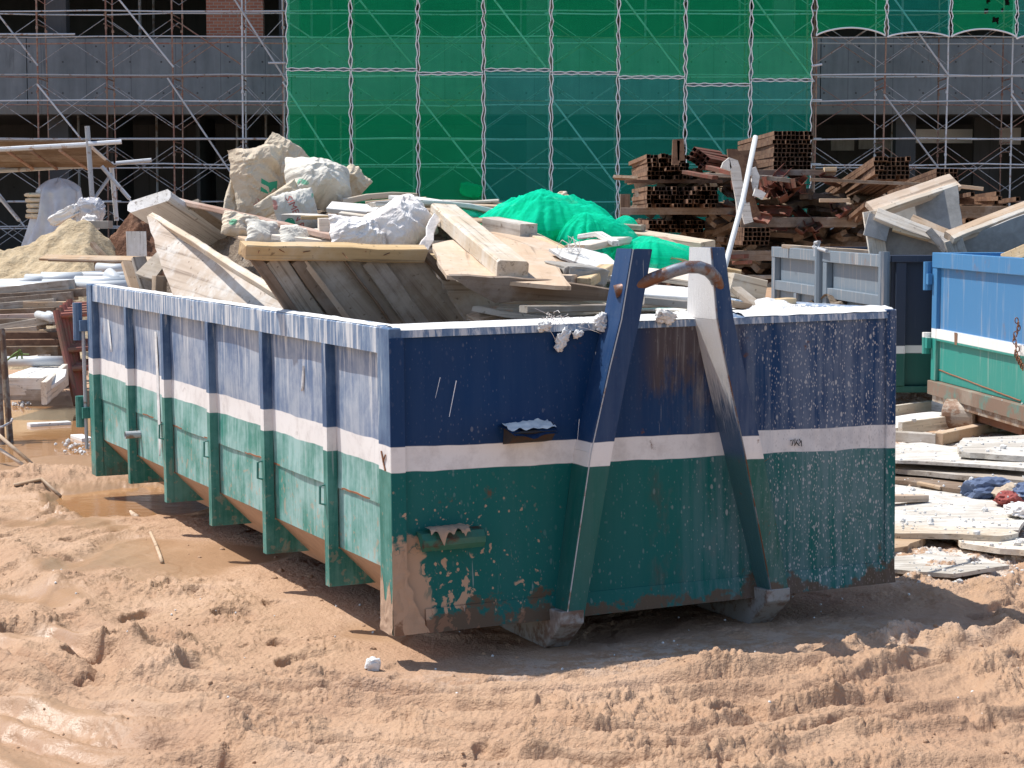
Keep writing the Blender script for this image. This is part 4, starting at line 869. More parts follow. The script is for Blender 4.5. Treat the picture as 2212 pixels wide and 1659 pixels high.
mesh_heap('debris_mesh', 1000, 462, 2.8, .13, .10, .05, 0, 27.0, 'thin green mesh scrap left of the big heap, over white timber')
bm = bmesh.new(); c_ = sk(1237, 532, 1.2)
for k in range(5): tube(bm, [c_ + V((R.uniform(-.04, .04), R.uniform(-.02, .02), R.uniform(-.05, .05))) for _ in range(5)], .0018, 4)
tube(bm, [c_, c_ + V((-.05, 0, .03)), c_ + V((-.075, 0, .0)), c_ + V((-.06, -.01, -.05))], .002, 4)
tag(bm_obj('string', bm, M['cloth_white']), 'knotted white string tied round the split board', 'string')
# the white pipe standing in the heap
bm = bmesh.new(); a_, b__ = sk(1632, 296, 1.55), sk(1562, 590, 1.0); md = (a_ + b__) / 2 + V((.012, 0, 0)); tube(bm, [a_, md, b__, b__ + (b__ - md) * .5], .0138, 12, cap=True)
tag(bm_obj('plastic_pipe', bm, M['pvc'], smooth=True), 'white plastic pipe leaning upright out of the skip by the right hook leg', 'pipe')
# ------------------------------------------------------------------ the building under construction
YB = 53.6
bld = thing('unfinished_building', 'unfinished concrete building with bare floors behind the scaffolding', 'building', (0, YB, 0))
def bpart(name, x0, x1, y0, y1, z0, z1, mat, label=None):
    bm = bmesh.new(); box(bm, x0, x1, y0, y1, z0, z1); o = bm_obj(name, bm, M[mat], bld, Matrix.Identity(4))
    if label: o['label'] = label
    return o
def zat(py, Y): return at(1106, py, Y).z
zt, zb_, zl = zat(83, YB), zat(229, YB), zat(247, YB)
xs = [-32, -13.2, -6.0, 1.2, 8.4, 15.6, 34]
for a, b in zip(xs, xs[1:]): bpart('spandrel', a + .012, b - .012, YB, YB + .22, zb_, zt, 'conc')
bpart('beam_edge', -32, 34, YB - .06, YB + .6, zl, zb_ - .003, 'conc_soffit')
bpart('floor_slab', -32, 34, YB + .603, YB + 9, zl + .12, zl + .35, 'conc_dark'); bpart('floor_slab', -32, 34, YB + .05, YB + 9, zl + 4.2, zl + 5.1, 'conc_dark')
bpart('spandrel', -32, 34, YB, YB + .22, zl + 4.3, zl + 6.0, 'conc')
for k in range(1, 9): bpart('spandrel', -32, 34, YB, YB + .22, zl + 4.3 + 3.6 * k, zl + 6.0 + 3.6 * k, 'conc'); bpart('floor_slab', -32, 34, YB + .23, YB + 9, zl + 4.3 + 3.6 * k, zl + 4.6 + 3.6 * k, 'conc_dark')  # unseen upper floors, built tall to keep the sun off scaffolding and nets
bpart('unseen_roof', -32, 34, YB + .3, YB + 12, 39.6, 39.9, 'conc_dark')  # unseen, tops the added floors that block the sun
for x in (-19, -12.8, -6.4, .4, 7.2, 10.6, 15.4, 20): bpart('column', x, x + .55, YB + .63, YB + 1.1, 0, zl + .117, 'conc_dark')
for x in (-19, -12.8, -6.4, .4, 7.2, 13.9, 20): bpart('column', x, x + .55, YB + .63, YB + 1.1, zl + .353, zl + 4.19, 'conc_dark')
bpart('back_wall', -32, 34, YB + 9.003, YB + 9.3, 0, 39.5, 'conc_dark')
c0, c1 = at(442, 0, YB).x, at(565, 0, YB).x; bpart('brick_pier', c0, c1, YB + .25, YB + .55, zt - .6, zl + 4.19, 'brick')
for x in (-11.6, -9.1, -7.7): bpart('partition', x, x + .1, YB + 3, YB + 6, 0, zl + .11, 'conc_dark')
for (x0, x1, y0, y1) in ((1975, 2108, 279, 309), (2125, 2212, 276, 312), (1800, 1850, 300, 325), (1860, 1960, 297, 322)):
    bpart('wall_panel', at(x0, 0, YB + 5).x, at(x1, 0, YB + 5).x, YB + 5, YB + 5.1, zat(y1, YB + 5), zat(y0, YB + 5), 'hem' if x0 > 1970 else 'form_grey', 'pale panel seen through the open ground floor')
for x0 in (1975, 2108): bpart('screen_wall', at(x0 + 135, 0, YB + 4).x, at(x0 + 190, 0, YB + 4).x, YB + 4, YB + 4.2, 0, zl + .11, 'conc_dark')
rr = random.Random(19)
for k in range(34):                                           # steel props and bars standing on the open floors
    x = rr.uniform(-13.5, 14); y = YB + rr.uniform(1.2, 4.5); z0, z1 = (0, zl + .115) if k % 2 else (zl + .36, zl + 4.19); bm = bmesh.new(); tube(bm, [(x, y, z0), (x, y, z0 + 1.9), (x + .01, y, z1)], .035, 6); bm_obj('prop', bm, M['brace'], bld, Matrix.Identity(4))
for k in range(11):                                           # tie-bolt holes left by the formwork
    bm = bmesh.new()
    for q_ in range(12):
        x = -14 + k * 2.7 + .9 * (q_ % 3) + rr.uniform(-.04, .04); z = zb_ + .35 + .42 * (q_ // 3); tube(bm, [(x, YB - .004, z), (x, YB + .02, z)], .028, 7)
    bm_obj('bolt_holes', bm, M['conc_dark'], bld, Matrix.Identity(4))
# ------------------------------------------------------------------ scaffolding
Y0, Y1 = 50.8, 51.9
POST = [82, 228, 375, 520, 614, 760, 904, 1045, 1190, 1334, 1478, 1618, 1758, 1908, 2045, 2186, 2330]
POST = [-64] + POST
PX = [at(p, 230, Y0).x for p in POST]
ZF = [zat(y, Y0) for y in (575, 435, 300, 162, 24, -116)]
def seg(bm, p, q, r, n=6): tube(bm, [p, q], r, n)
def scaffold(label, k0, k1, dense):
    sc = thing('scaffolding', label, 'scaffolding', (PX[k0], Y0, 0)); rr = random.Random(k0 + 3)
    def part(nm, bm, mat): return bm_obj(nm, bm, M[mat], sc, Matrix.Identity(4))
    for k in range(k0, k1 + 1):
        for Y in (Y0, Y1):
            bm = bmesh.new(); x = PX[k] + rr.uniform(-.02, .02)
            for i in range(5):
                x2 = x + rr.uniform(-.02, .02); seg(bm, (x, Y, ZF[i] if i else 0), (x2, Y, ZF[i + 1] + .01), .023 if Y == Y0 else .018, 8)
                seg(bm, (x2, Y, ZF[i + 1] - .1), (x2, Y, ZF[i + 1] + .06), .027, 8); seg(bm, (x, Y, ZF[i] + 1.17), (x, Y, ZF[i] + 1.24), .036, 6); x = x2
            part('standard', bm, 'galv_rust' if rr.random() < .75 else 'galv')
        for i in range(5):                                    # the frames' rungs between the two rows
            bm = bmesh.new()
            for dz in (-.08, -.32): seg(bm, (PX[k], Y0, ZF[i + 1] + dz), (PX[k], Y1, ZF[i + 1] + dz), .018)
            part('frame_rung', bm, 'galv_rust')
    xa, xb = PX[k0], PX[k1]
    for i in range(5):
        for dz, Y in ((0, Y0), (.03, Y1), (-.66, Y0), (-.72, Y1)):
            if rr.random() < .12 and dz > 0: continue
            n = max(1, int((xb - xa) / 5.2)); e = [xa + (xb - xa) * j / n for j in range(n + 1)]
            for a, b in zip(e, e[1:]):
                bm = bmesh.new(); z = ZF[i + 1] + dz; pts = []
                for j in range(6): pts.append((a - (.1 if j == 0 else 0) + (b - a + .2) * j / 5, Y - .05, z + rr.uniform(-.025, .025)))
                tube(bm, pts, .020, 6); part('ledger', bm, 'galv' if rr.random() < .8 else 'galv_rust')
    for k in range(k0, k1):
        for i in range(5):
            for Y in (Y0 + .03, Y1 - .03):
                if Y > Y0 + .5 and rr.random() < .25: continue
                z0, z1 = ZF[i] + .27, ZF[i] + 1.44; bm = bmesh.new()
                seg(bm, (PX[k], Y, z0), (PX[k + 1], Y, z1), .0105, 5); seg(bm, (PX[k], Y + .03, z1), (PX[k + 1], Y + .03, z0), .0105, 5)
                part('cross_brace', bm, 'brace' if rr.random() < .8 else 'galv_rust')
    for (x0, y0, x1, y1) in dense:
        bm = bmesh.new(); seg(bm, at(x0, y0, Y0 - .12), at(x1, y1, Y0 - .12), .024, 8); part('raking_tube', bm, 'galv')
    return sc
Z1 = lambda x, y: (x / 3, y / 3); Z2 = lambda x, y: (737.3 + x / 3, y / 3); Z3 = lambda x, y: (1474.7 + x / 3, y / 3)
def dg(f, *q): return [(*f(a, b), *f(c, d)) for a, b, c, d in q]
sc1 = scaffold('bare rusty scaffolding left of the green nets, concrete floors showing through', 0, 5, dg(Z1, (-60, 30, 245, 425), (770, -5, 1125, 435), (240, 545, 870, 1330), (1085, 505, 1530, 1170), (1515, -10, 1862, 535), (-200, 1000, 160, 1470)))
sc2 = scaffold('scaffolding seen dimly through the tall green and teal nets', 5, 13, dg(Z2, (110, -10, 465, 425), (985, -10, 1325, 435), (1835, -10, 2205, 485), (505, 630, 1020, 1290), (1345, 615, 1810, 1240), (-380, 530, 0, 1130)) + dg(Z3, (465, -10, 852, 530), (5, 640, 290, 1030)))
sc3 = scaffold('bare scaffolding right of the tall nets, under the short scalloped nets', 13, 17, dg(Z3, (1370, -10, 1728, 495), (1305, 612, 1665, 1100), (2130, 612, 2400, 1000)))
for (x0, x1, y, Y, s) in ((770 / 3, 1720 / 3, 300, Y0 - .2, sc1), (50 / 3, 786 / 3, 435.5, Y0 - .2, sc1), (-10, 486 / 3, 74, Y0 - .2, sc1), (1738 / 3, 1850 / 3, 136, Y0 - .3, sc1), (595, 622, 301, Y0 - .3, sc1)):
    bm = bmesh.new(); seg(bm, at(x0, y, Y), at(x1, y, Y), .028, 8); bm_obj('ledger', bm, M['galv'], s, Matrix.Identity(4))
bm = bmesh.new(); seg(bm, at(1474.7 + 835 / 3, 143, Y0 - .3), at(1474.7 + 903 / 3, 139, Y0 - .3), .03, 8); bm_obj('ledger', bm, M['galv'], sc3, Matrix.Identity(4))
# ------------------------------------------------------------------ the nets, laced bay by bay
YN = Y0 - .28
def net(name, k, yt, yb, col, label, lace_t=True, lace_b=True, scallop=0, x0p=None, x1p=None, dip=(0, 0), holes=False):
    rr = random.Random(k * 31 + int(yt) + 200); xa = at(x0p, 230, YN).x if x0p else PX[k]; xb = at(x1p, 230, YN).x if x1p else PX[k + 1]
    z1, z0 = zat(yt, YN), zat(yb, YN); nx, nz = 30, 60; ph = rr.random() * 9
    nl = max(3, int(round((z1 - z0) / (.36 + .12 * rr.random()))))
    bow = lambda t, n, p: .046 * abs(math.sin(math.pi * (t * n + p))) ** 1.3 * (.55 + .45 * math.sin(t * 23 + k * 5) ** 2)
    def pt(i, j):
        u, w = i / nx, j / nz
        l = bow(w, nl, .0 + .15 * math.sin(w * 9 + k)) ; r = bow(w, nl, .0 + .15 * math.sin(w * 9 + k + 1))
        x = xa + .010 + l + (xb - xa - .02 - l - r) * u
        t = (bow(u, 5, 0) * .6 if lace_t else 0); b = (bow(u, 5, 0) * .6 if lace_b else -scallop * math.sin(math.pi * u) ** .7 * -1)
        top = z1 - t + dip[0] * u * (1 if lace_t else 0); bot = z0 + b + dip[1] * u
        z = bot + (top - bot) * w
        y = YN + .05 * noise.noise(V((x * .9, z * .7, k))) + .03 * noise.noise(V((x * 3, z * .9, k + 4))) - .02 * math.sin(math.pi * u)
        return V((x, y, z))
    bm = bmesh.new(); g = [[bm.verts.new(pt(i, j)) for j in range(nz + 1)] for i in range(nx + 1)]
    hs = [(rr.uniform(.45, .85), rr.uniform(.15, .6), rr.uniform(.02, .05)) for _ in range(6)] if holes else []
    for i in range(nx):
        for j in range(nz):
            if any(math.hypot((i / nx - a) , (j / nz - b) * .5) < c for a, b, c in hs): continue
            bm.faces.new((g[i][j], g[i + 1][j], g[i + 1][j + 1], g[i][j + 1]))
    for f in (0,): pass
    o = bm_obj(name, bm, M[col], None, Matrix.Identity(4), True); tag(o, label, 'safety net', 'nets laced over the scaffolding')
    bm = bmesh.new(); e = [pt(0, j) for j in range(nz + 1)]; tube(bm, e, .0145, 5); tube(bm, [pt(nx, j) for j in range(nz + 1)], .0145, 5)
    if lace_t: tube(bm, [pt(i, nz) for i in range(nx + 1)], .012, 5)
    tube(bm, [pt(i, 0) for i in range(nx + 1)], .012 if lace_b else .022, 5)
    bm_obj('white_hem', bm, M['hem'], o, Matrix.Identity(4)); return o
seam = [150, 151, 159, 151, 158, 167, 183, 173]
ords = ['first', 'second', 'third', 'fourth', 'fifth', 'sixth', 'seventh', 'eighth']
for i in range(8):
    k = 5 + i; ex = dict(x0p=618) if i == 0 else {}
    if i == 7: ex = dict(x1p=1755)
    net('safety_net', k, -40, seam[i] - 1.5, 'net_green', 'green net of the upper row, %s from the left end of the tall nets' % ords[i], False, True, **ex)
    net('safety_net', k, seam[i] + 1.5, 520, 'net_green' if i < 3 else 'net_teal', ('green' if i < 3 else 'teal') + ' net of the lower row, %s from the left end of the tall nets' % ords[i], True, False, **ex)
net('safety_net', 13, -40, 77, 'net_green', 'short green scalloped net directly right of the tall nets', False, False, scallop=.20, x0p=1760)
net('safety_net', 14, -40, 80, 'net_teal', 'short dark teal net between two short green ones', False, False, scallop=.12)
net('safety_net', 15, -40, 80, 'net_green', 'short green scalloped net with torn holes', False, False, scallop=.20, holes=True)
net('safety_net', 16, -40, 84, 'net_teal', 'short teal net cut by the right edge of the photo', False, False, scallop=.15)
crumple('net_flap', at(1018, 412, YN - .1), (.24, .08, .17), (0, .2, 0), M['net_green'], 77, .4, 4, 'small torn flap of green net bulging above the heavy beam', 'net flap')
# ------------------------------------------------------------------ rusty box tubes in the yard behind
YT = 28.0
def tube_mesh(L, w, name='box_tube', t=.004):
    bm = bmesh.new(); h = w / 2; i = h - t
    o = [(-h, -h), (h, -h), (h, h), (-h, h)]; n = [(-i, -i), (i, -i), (i, i), (-i, i)]
    A = [[bm.verts.new((x, y, z)) for x, z in o] for y in (0, L)]; B = [[bm.verts.new((x, y, z)) for x, z in n] for y in (0, L)]
    for k in range(4):
        l = (k + 1) % 4
        bm.faces.new((A[0][k], A[0][l], A[1][l], A[1][k])); bm.faces.new((B[0][l], B[0][k], B[1][k], B[1][l]))
        bm.faces.new((A[0][l], A[0][k], B[0][k], B[0][l])); bm.faces.new((A[1][k], A[1][l], B[1][l], B[1][k]))
    me = bpy.data.meshes.new(name); bm.to_mesh(me); bm.free(); return me
TM = {(L, m): tube_mesh(L, .058) for L in (2.6, 3.4, 4.2) for m in ('tube_rust', 'tube_red')}
for (L, m), me in TM.items(): me.materials.append(M[m])
TR = random.Random(12)
def bundle(px, py, Y, cols, rows, label, group, stag=.25, tilt=0.0, L=3.4, mat='tube_rust', yaw=0, miss=0, roll=0, pitch_=.0605):
    o = at(px, py, Y)                                        # lower left corner of the end faces
    base = Matrix.Translation(o) @ Matrix.Rotation(yaw, 4, 'Z') @ Matrix.Rotation(tilt, 4, 'X') @ Matrix.Rotation(roll, 4, 'Y')
    for r in range(rows):
        sh = TR.uniform(-.012, .012); 
        for c in range(cols):
            if TR.random() < miss: continue
            ob = bpy.data.objects.new('box_tube', TM[(L, mat)]); COL.objects.link(ob)
            st = TR.uniform(0, stag) if TR.random() < .7 else TR.uniform(-stag, stag) * .8
            if c == 0: st = TR.uniform(-.1, .1) * min(1, stag * 4)
            ob.matrix_basis = base @ Matrix.Translation(((c + .5) * pitch_ + sh, st, (r + .5) * pitch_)) @ Matrix.Rotation(TR.uniform(-.012, .012), 4, 'Z') @ Matrix.Rotation(TR.uniform(-.006, .006), 4, 'X') @ Matrix.Rotation(TR.uniform(-.06, .06), 4, 'Y')
            tag(ob, label, 'steel tube', group)
def bearer(x0, x1, y, Y, w, t, mat, label, y1=None):
    return plank('bearer', at(x0, y, Y), at(x1, y1 if y1 else y, Y), w, t, M[mat], label, 'timber', up=(0, 0, 1))
v4 = lambda x, y: (1296 + x * .24306, 259.2 + y * .24306)
v5 = lambda x, y: (1641.7 + x * .2604, 288 + y * .2604)
bundle(1670, 367, 27.6, 9, 9, 'rusty square tube in the tall neat bundle highest on the stack', 'tubes of the high neat bundle', .10, L=4.2)
bundle(1398, 388, 28.0, 10, 6, 'rusty square tube in the staggered bundle at the upper left of the stack', 'tubes of the upper left bundle', .55, L=4.2, miss=.04)
bundle(1398, 449, 27.6, 17, 5, 'rusty square tube in the wide staggered layer in the middle left of the stack', 'tubes of the wide middle layer', .6, L=3.4, miss=.06)
bundle(1400, 503, 28.4, 14, 3, 'dark rusty square tube in the low layer above the pale plank', 'tubes of the low layer', .6, L=3.4)
bundle(1605, 530, 26.6, 6, 4, 'rusty square tube in the small bundle just above the white pipe\'s foot', 'tubes of the small low bundle', .08, L=3.4)
bundle(1888, 387, 26.4, 8, 5, 'rusty square tube in the bundle tilted up behind the boxed shutter frame', 'tubes of the tilted bundle', .08, tilt=-.10, L=4.2, miss=.05)
bundle(2024, 392, 27.2, 5, 3, 'rusty square tube in the small tilted bundle behind the frame\'s raised corner', 'tubes of the small tilted bundle', .06, tilt=-.06, L=3.4)
bundle(2085, 492, 26.5, 6, 3, 'dark square tube in the low bundle at the far right behind the frames', 'tubes of the far right low bundle', .2, L=2.6)
bundle(1478, 343, 27.7, 4, 3, 'red oxide tube in the twisted clump on top of the left bundle', 'tubes of the twisted clump', .3, L=2.6, mat='tube_red', yaw=-.25, roll=.62, pitch_=.075)
for k, (x0, y0, x1, y1) in enumerate(((830, 695, 975, 560), (985, 590, 1085, 535), (640, 790, 890, 585), (730, 775, 910, 640))):
    p, q_ = at(*v5(x0, y0), 28.0), at(*v5(x1, y1), 26.2); ob = bpy.data.objects.new('box_tube', TM[(2.6, 'tube_rust')]); COL.objects.link(ob)
    d_ = (p - q_).normalized(); X_ = d_.cross(V((0, 0, 1))).normalized(); Z_ = X_.cross(d_); ob.matrix_basis = Matrix(((X_.x, d_.x, Z_.x, q_.x), (X_.y, d_.y, Z_.y, q_.y), (X_.z, d_.z, Z_.z, q_.z), (0, 0, 0, 1)))
    tag(ob, 'loose rusty tube leaning behind the left post of the boxed shutter frame', 'steel tube', 'loose leaning tubes')
for k, (x0, y0, x1, y1) in enumerate(((1650, 525, 1765, 505), (1765, 530, 1975, 500), (1680, 570, 1960, 575), (1750, 610, 1950, 635), (1960, 570, 2140, 545), (1990, 640, 2170, 625), (1800, 590, 2030, 600), (1700, 550, 1990, 540))):
    p, q_ = at(*v5(x0, y0), 27.6), at(*v5(x1, y1), 26.6 - .05 * k); d_ = (p - q_).normalized(); X_ = d_.cross(V((0, 0, 1))).normalized(); Z_ = X_.cross(d_)
    ob = bpy.data.objects.new('box_tube', TM[(2.6, 'tube_rust')]); COL.objects.link(ob); ob.matrix_basis = Matrix(((X_.x, d_.x, Z_.x, q_.x), (X_.y, d_.y, Z_.y, q_.y), (X_.z, d_.z, Z_.z, q_.z), (0, 0, 0, 1)))
    tag(ob, 'loose rusty tube in the untidy pile at the right edge behind the frames', 'steel tube', 'loose tubes at the right edge')
# bearers and steel sections carrying the bundles
bearer(1340, 1600, 456, 27.9, .05, .10, 'wood_dark', 'dark timber bearer under the wide middle layer of tubes')
bearer(1350, 1560, 392, 28.1, .10, .05, 'tube_rust', 'dark bearer between the two left tube layers')
bearer(1626, 1805, 373, 27.5, .08, .08, 'wood_dark', 'dark bearer directly under the high neat bundle')
bearer(1780, 1806, 366, 27.45, .14, .06, 'wood_yellow', 'pale timber end beside the high neat bundle')
bearer(1525, 1700, 378, 27.2, .06, .05, 'wood_grey', 'grey lath left of the white pipe, under the twisted clump', 384)
bearer(1640, 1712, 383, 27.0, .06, .06, 'wood_grey', 'short grey lath right of the white pipe', 391)
bearer(1750, 2006, 388, 26.3, .07, .045, 'wood_dark', 'long brown lath crossing in front of the tilted bundle', 399)
bearer(2066, 2123, 402, 26.3, .07, .05, 'wood_tan', 'tan lath right of the raised frame corner', 408)
bearer(1770, 1836, 433, 26.6, .06, .05, 'wood_tan', 'tan lath below the far end of the tilted bundle')
bearer(1560, 1690, 552, 26.8, .06, .14, 'wood_dark', 'dark bearer under the small low bundle')
bearer(1600, 1850, 480, 27.3, .06, .14, 'wood_dark', 'dark heavy bearer in the middle of the stack')
bearer(1570, 1680, 598, 26.8, .10, .05, 'wood_grey', 'grey bearer low behind the right hook leg')
bearer(2066, 2200, 458, 26.2, .06, .16, 'wood_dark', 'dark bearer under the loose tubes at the right edge')
for (x, w) in ((1350, .15), (1540, .15), (1612, .14), (1755, .14), (1700, .14), (1860, .14), (2010, .14), (2150, .14)):
    p = at(x, 470, 29.3); plank('rack_post', V((p.x, 29.3, 0)), V((p.x, 29.3, p.z + (.35 if x < 1780 else .1))), w, w, M['wood_dark'], 'dark timber rack post standing inside the tube stack', 'post', 'rack posts', up=(0, 1, 0))
for k, (x0, y0, x1, y1, w, t, mt, lb) in enumerate(((1480, 372, 1545, 384, .11, .05, 'tube_red', 'red oxide channel sticking out right of the twisted clump'), (1530, 362, 1600, 378, .10, .06, 'tube_red', 'red oxide channel pointing down to the white pipe'), (1565, 556, 1612, 553, .08, .06, 'tube_red', 'red channel lying below the small low bundle'), (1586, 568, 1620, 566, .07, .05, 'tube_red', 'short red channel lowest behind the right hook leg'))):
    plank('steel_channel', at(x0, y0, 27.0), at(x1, y1, 26.5), w, t, M[mt], lb, 'steel channel')
# loose red channels between the bundles
rr = random.Random(31)
def chan_mesh(L, w, t=.006):
    bm = bmesh.new()
    for (x0, x1, z0, z1) in ((-w/2, w/2, 0, t), (-w/2, -w/2 + t, t + .0005, w * .6), (w/2 - t, w/2, t + .0005, w * .6)): box(bm, x0, x1, 0, L, z0, z1)
    bmesh.ops.recalc_face_normals(bm, faces=bm.faces[:]); me = bpy.data.meshes.new('steel_channel'); bm.to_mesh(me); bm.free(); me.materials.append(M['tube_red']); return me
CM = [chan_mesh(L, .13) for L in (.5, 1.2, 2.0)]
for k in range(26):
    x, y = (rr.uniform(1655, 1775), rr.uniform(386, 430)) if k < 15 else (rr.uniform(1640, 1840), rr.uniform(445, 520))
    ob = bpy.data.objects.new('steel_channel', rr.choice(CM)); COL.objects.link(ob)
    ob.matrix_basis = Matrix.Translation(at(x, y, rr.uniform(26.7, 27.6))) @ Euler((rr.uniform(-.3, .3), rr.uniform(-1.6, 1.6), rr.uniform(-.5, .5))).to_matrix().to_4x4()
    tag(ob, 'short red oxide channel in the jumble under the high neat bundle' if k < 15 else 'red channel offcut scattered low in the dark part of the stack', 'steel channel', 'red channels in the jumble' if k < 15 else 'scattered low channels')
# dark inside of the stack: clutter reading as one mass
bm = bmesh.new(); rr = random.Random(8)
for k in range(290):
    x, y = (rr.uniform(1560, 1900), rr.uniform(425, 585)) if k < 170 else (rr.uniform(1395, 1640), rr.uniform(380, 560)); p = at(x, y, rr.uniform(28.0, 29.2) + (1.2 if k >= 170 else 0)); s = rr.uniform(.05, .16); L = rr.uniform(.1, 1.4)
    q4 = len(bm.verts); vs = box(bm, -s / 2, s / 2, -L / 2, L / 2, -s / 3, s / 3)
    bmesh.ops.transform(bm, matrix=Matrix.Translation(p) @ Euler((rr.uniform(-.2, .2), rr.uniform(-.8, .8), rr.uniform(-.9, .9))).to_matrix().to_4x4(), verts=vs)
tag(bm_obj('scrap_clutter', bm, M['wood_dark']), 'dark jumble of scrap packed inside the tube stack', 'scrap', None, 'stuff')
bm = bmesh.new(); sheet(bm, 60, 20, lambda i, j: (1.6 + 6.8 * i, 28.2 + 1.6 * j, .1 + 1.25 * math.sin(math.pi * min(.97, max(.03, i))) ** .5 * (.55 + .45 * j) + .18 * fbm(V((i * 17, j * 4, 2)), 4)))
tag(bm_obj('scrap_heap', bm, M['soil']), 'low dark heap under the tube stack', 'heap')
# bent hoops
def hoop(pts, w, mat, label, dep=.10, Y=26.0):
    bm = bmesh.new(); P = [at(*v4(*p), Y) for p in pts]; n = len(P); rg = []
    for i, p in enumerate(P):
        t = (P[min(i + 1, n - 1)] - P[max(0, i - 1)]).normalized(); s = t.cross(V((0, 1, 0))).normalized() * w / 2
        rg.append([bm.verts.new(p + a + V((0, b, 0))) for a, b in ((-s, 0), (s, 0), (s, dep), (-s, dep))])
    for q_, r_ in zip(rg, rg[1:]):
        for k in range(4): bm.faces.new((q_[k], q_[(k + 1) % 4], r_[(k + 1) % 4], r_[k]))
    bm.faces.new(rg[0]); bm.faces.new(rg[-1][::-1]); return tag(bm_obj('bent_channel', bm, M[mat]), label, 'steel channel')
hoop(((1118, 440), (1132, 400), (1160, 375), (1190, 385), (1208, 440), (1222, 540), (1238, 620), (1255, 720), (1265, 870)), .13, 'wood_white', 'pale hooped channel hanging left of the white pipe')
hoop(((1140, 330), (1185, 325), (1225, 375), (1250, 470), (1275, 580), (1300, 700), (1330, 790), (1365, 870)), .22, 'tube_rust', 'wide brown hooped channel bent over the pale one', Y=26.2)
hoop(((1235, 345), (1290, 330), (1325, 400), (1345, 500), (1340, 690)), .22, 'tube_rust', 'brown hooped channel just behind the white pipe', Y=26.5)
hoop(((1330, 470), (1370, 445), (1388, 500), (1370, 600), (1345, 680)), .10, 'wood_white', 'thin pale hoop right of the white pipe', Y=26.3)
hoop(((1290, 740), (1310, 860), (1325, 915)), .12, 'wood_white', 'pale short hoop end at the bottom of the hoops', Y=25.9)
hoop(((1372, 640), (1420, 655), (1460, 680)), .10, 'wood_white', 'pale curved offcut right of the hoops', Y=26.0)
hoop(((672, 400), (680, 180), (715, 172), (722, 360)), .10, 'tube_rust', 'upright rusty channel beside the twisted clump', Y=27.3)
bm = bmesh.new()
for (a, b) in (((1285, 600), (1305, 620)),): tube(bm, [at(*v4(*a), 25.9), at(*v4(*b), 25.9)], .02, 6)
tag(bm_obj('tie_wire', bm, M['rust']), 'rusty tie wire round the bent channels', 'wire')
# ------------------------------------------------------------------ the other skips on the right
def bin_thing(name, label, o, xdir):
    X = V((xdir[0], xdir[1], 0)).normalized(); Y = V((-X.y, X.x, 0)); Mx = Matrix(((X.x, Y.x, 0, o[0]), (X.y, Y.y, 0, o[1]), (0, 0, 1, o[2]), (0, 0, 0, 1)))
    return thing(name, label, 'skip', M=Mx), Mx
def bp_(parent, name, mat, boxes, bv=0):
    bm = bmesh.new()
    for b in boxes: box(bm, *b)
    if bv: bevel(bm, bv)
    return bm_obj(name, bm, M[mat], parent, PM[parent.name])
# bright blue one: its door end, local x along the door towards the camera
pa = at(2012, 700, 16.5); pb = at(2240, 700, 14.1)
bl, Mx = bin_thing('skip', 'bright blue and green skip on rollers, cut by the right edge', (pa.x, pa.y, .0), (pb.x - pa.x, pb.y - pa.y))
h0, h1 = .24, 1.44; Wd = (pb - pa).length
# local +y points to the right/back of the door (away from the viewer's left)
def blp(n, m, bx, bv=.004): return bp_(bl, n, m, bx, bv)
M['bin_rail'] = rusty('dirty_green_rail', (.11, .19, .155), (.20, .13, .09), .55, .8, 0, (.34, .28, .22), .7)
blp('hull', 'bin_blue', [(.02, Wd - .02, .065, 3.9, h0 + .02, h1 - .12)])
bdo = blp('door', 'bin_blue', [(.10, Wd - .1, .035, .064, h0 + .12, h1 - .1)])
blp('door_frame', 'bin_blue', [(.0, .12, 0, .06, h0 + .12, h1 - .13), (Wd - .12, Wd, 0, .06, h0 + .12, h1 - .13), (.0, Wd, -.004, .062, h1 - .128, h1), (.122, Wd - .122, .004, .06, .70, .80)])
blp('bottom_rail', 'bin_rail', [(-.02, Wd, -.02, .06, h0, h0 + .117)])
for z0, z1 in ((1.12, 1.36), (.58, .76)):
    bm = bmesh.new(); tube(bm, [(-.06, -.02, z0), (-.06, -.02, z1)], .04, 10); box(bm, -.06, .03, -.045, -.006, z0 + .05, z0 + .14); bm_obj('hinge', bm, M['bin_blue'], bl, Mx)
blp('side_rim', 'bin_blue', [(.0, .10, .07, 3.9, h1 - .11, h1), (Wd - .1, Wd, .07, 3.9, h1 - .11, h1)])
M['roller'] = rusty('worn_roller', (.30, .25, .20), (.17, .09, .05), .4, .6, .1, (.45, .38, .3), .5)
blp('chassis', 'roller', [(.06, Wd, .0, .2, h0 - .055, h0 - .004)], 0)
rc = at(2078, 897, 15.75); rax = V((.86, -.5, 0)); bm = bmesh.new(); tube(bm, [rc - rax * .14, rc - rax * .125, rc + rax * .125, rc + rax * .14], [.105, .128, .128, .105], 28)
bmesh.ops.transform(bm, matrix=Mx.inverted(), verts=bm.verts[:]); bm_obj('roller', bm, M['roller'], bl, Mx)
bm = bmesh.new(); rb = rc + rax * .185
box(bm, -.02, .02, -.06, .06, -.10, .16); bmesh.ops.transform(bm, matrix=Mx.inverted() @ frame(rax, (0, 0, 1), rb), verts=bm.verts[:]); bm_obj('roller_bracket', bm, M['rust'], bl, Mx)
bm = bmesh.new(); box(bm, -.05, .05, -.05, .05, -.09, .10); bmesh.ops.transform(bm, matrix=Mx.inverted() @ frame(rax, (0, 0, 1), rc + rax * .32), verts=bm.verts[:]); bm_obj('chassis_block', bm, M['wood_grey'], bl, Mx)
blp('axle_beam', 'rust', [(.75, 1.9, .10, .16, .10, .16), (.62, .74, .07, .2, .0, .16)], 0)
ch = bmesh.new(); rr = random.Random(2)
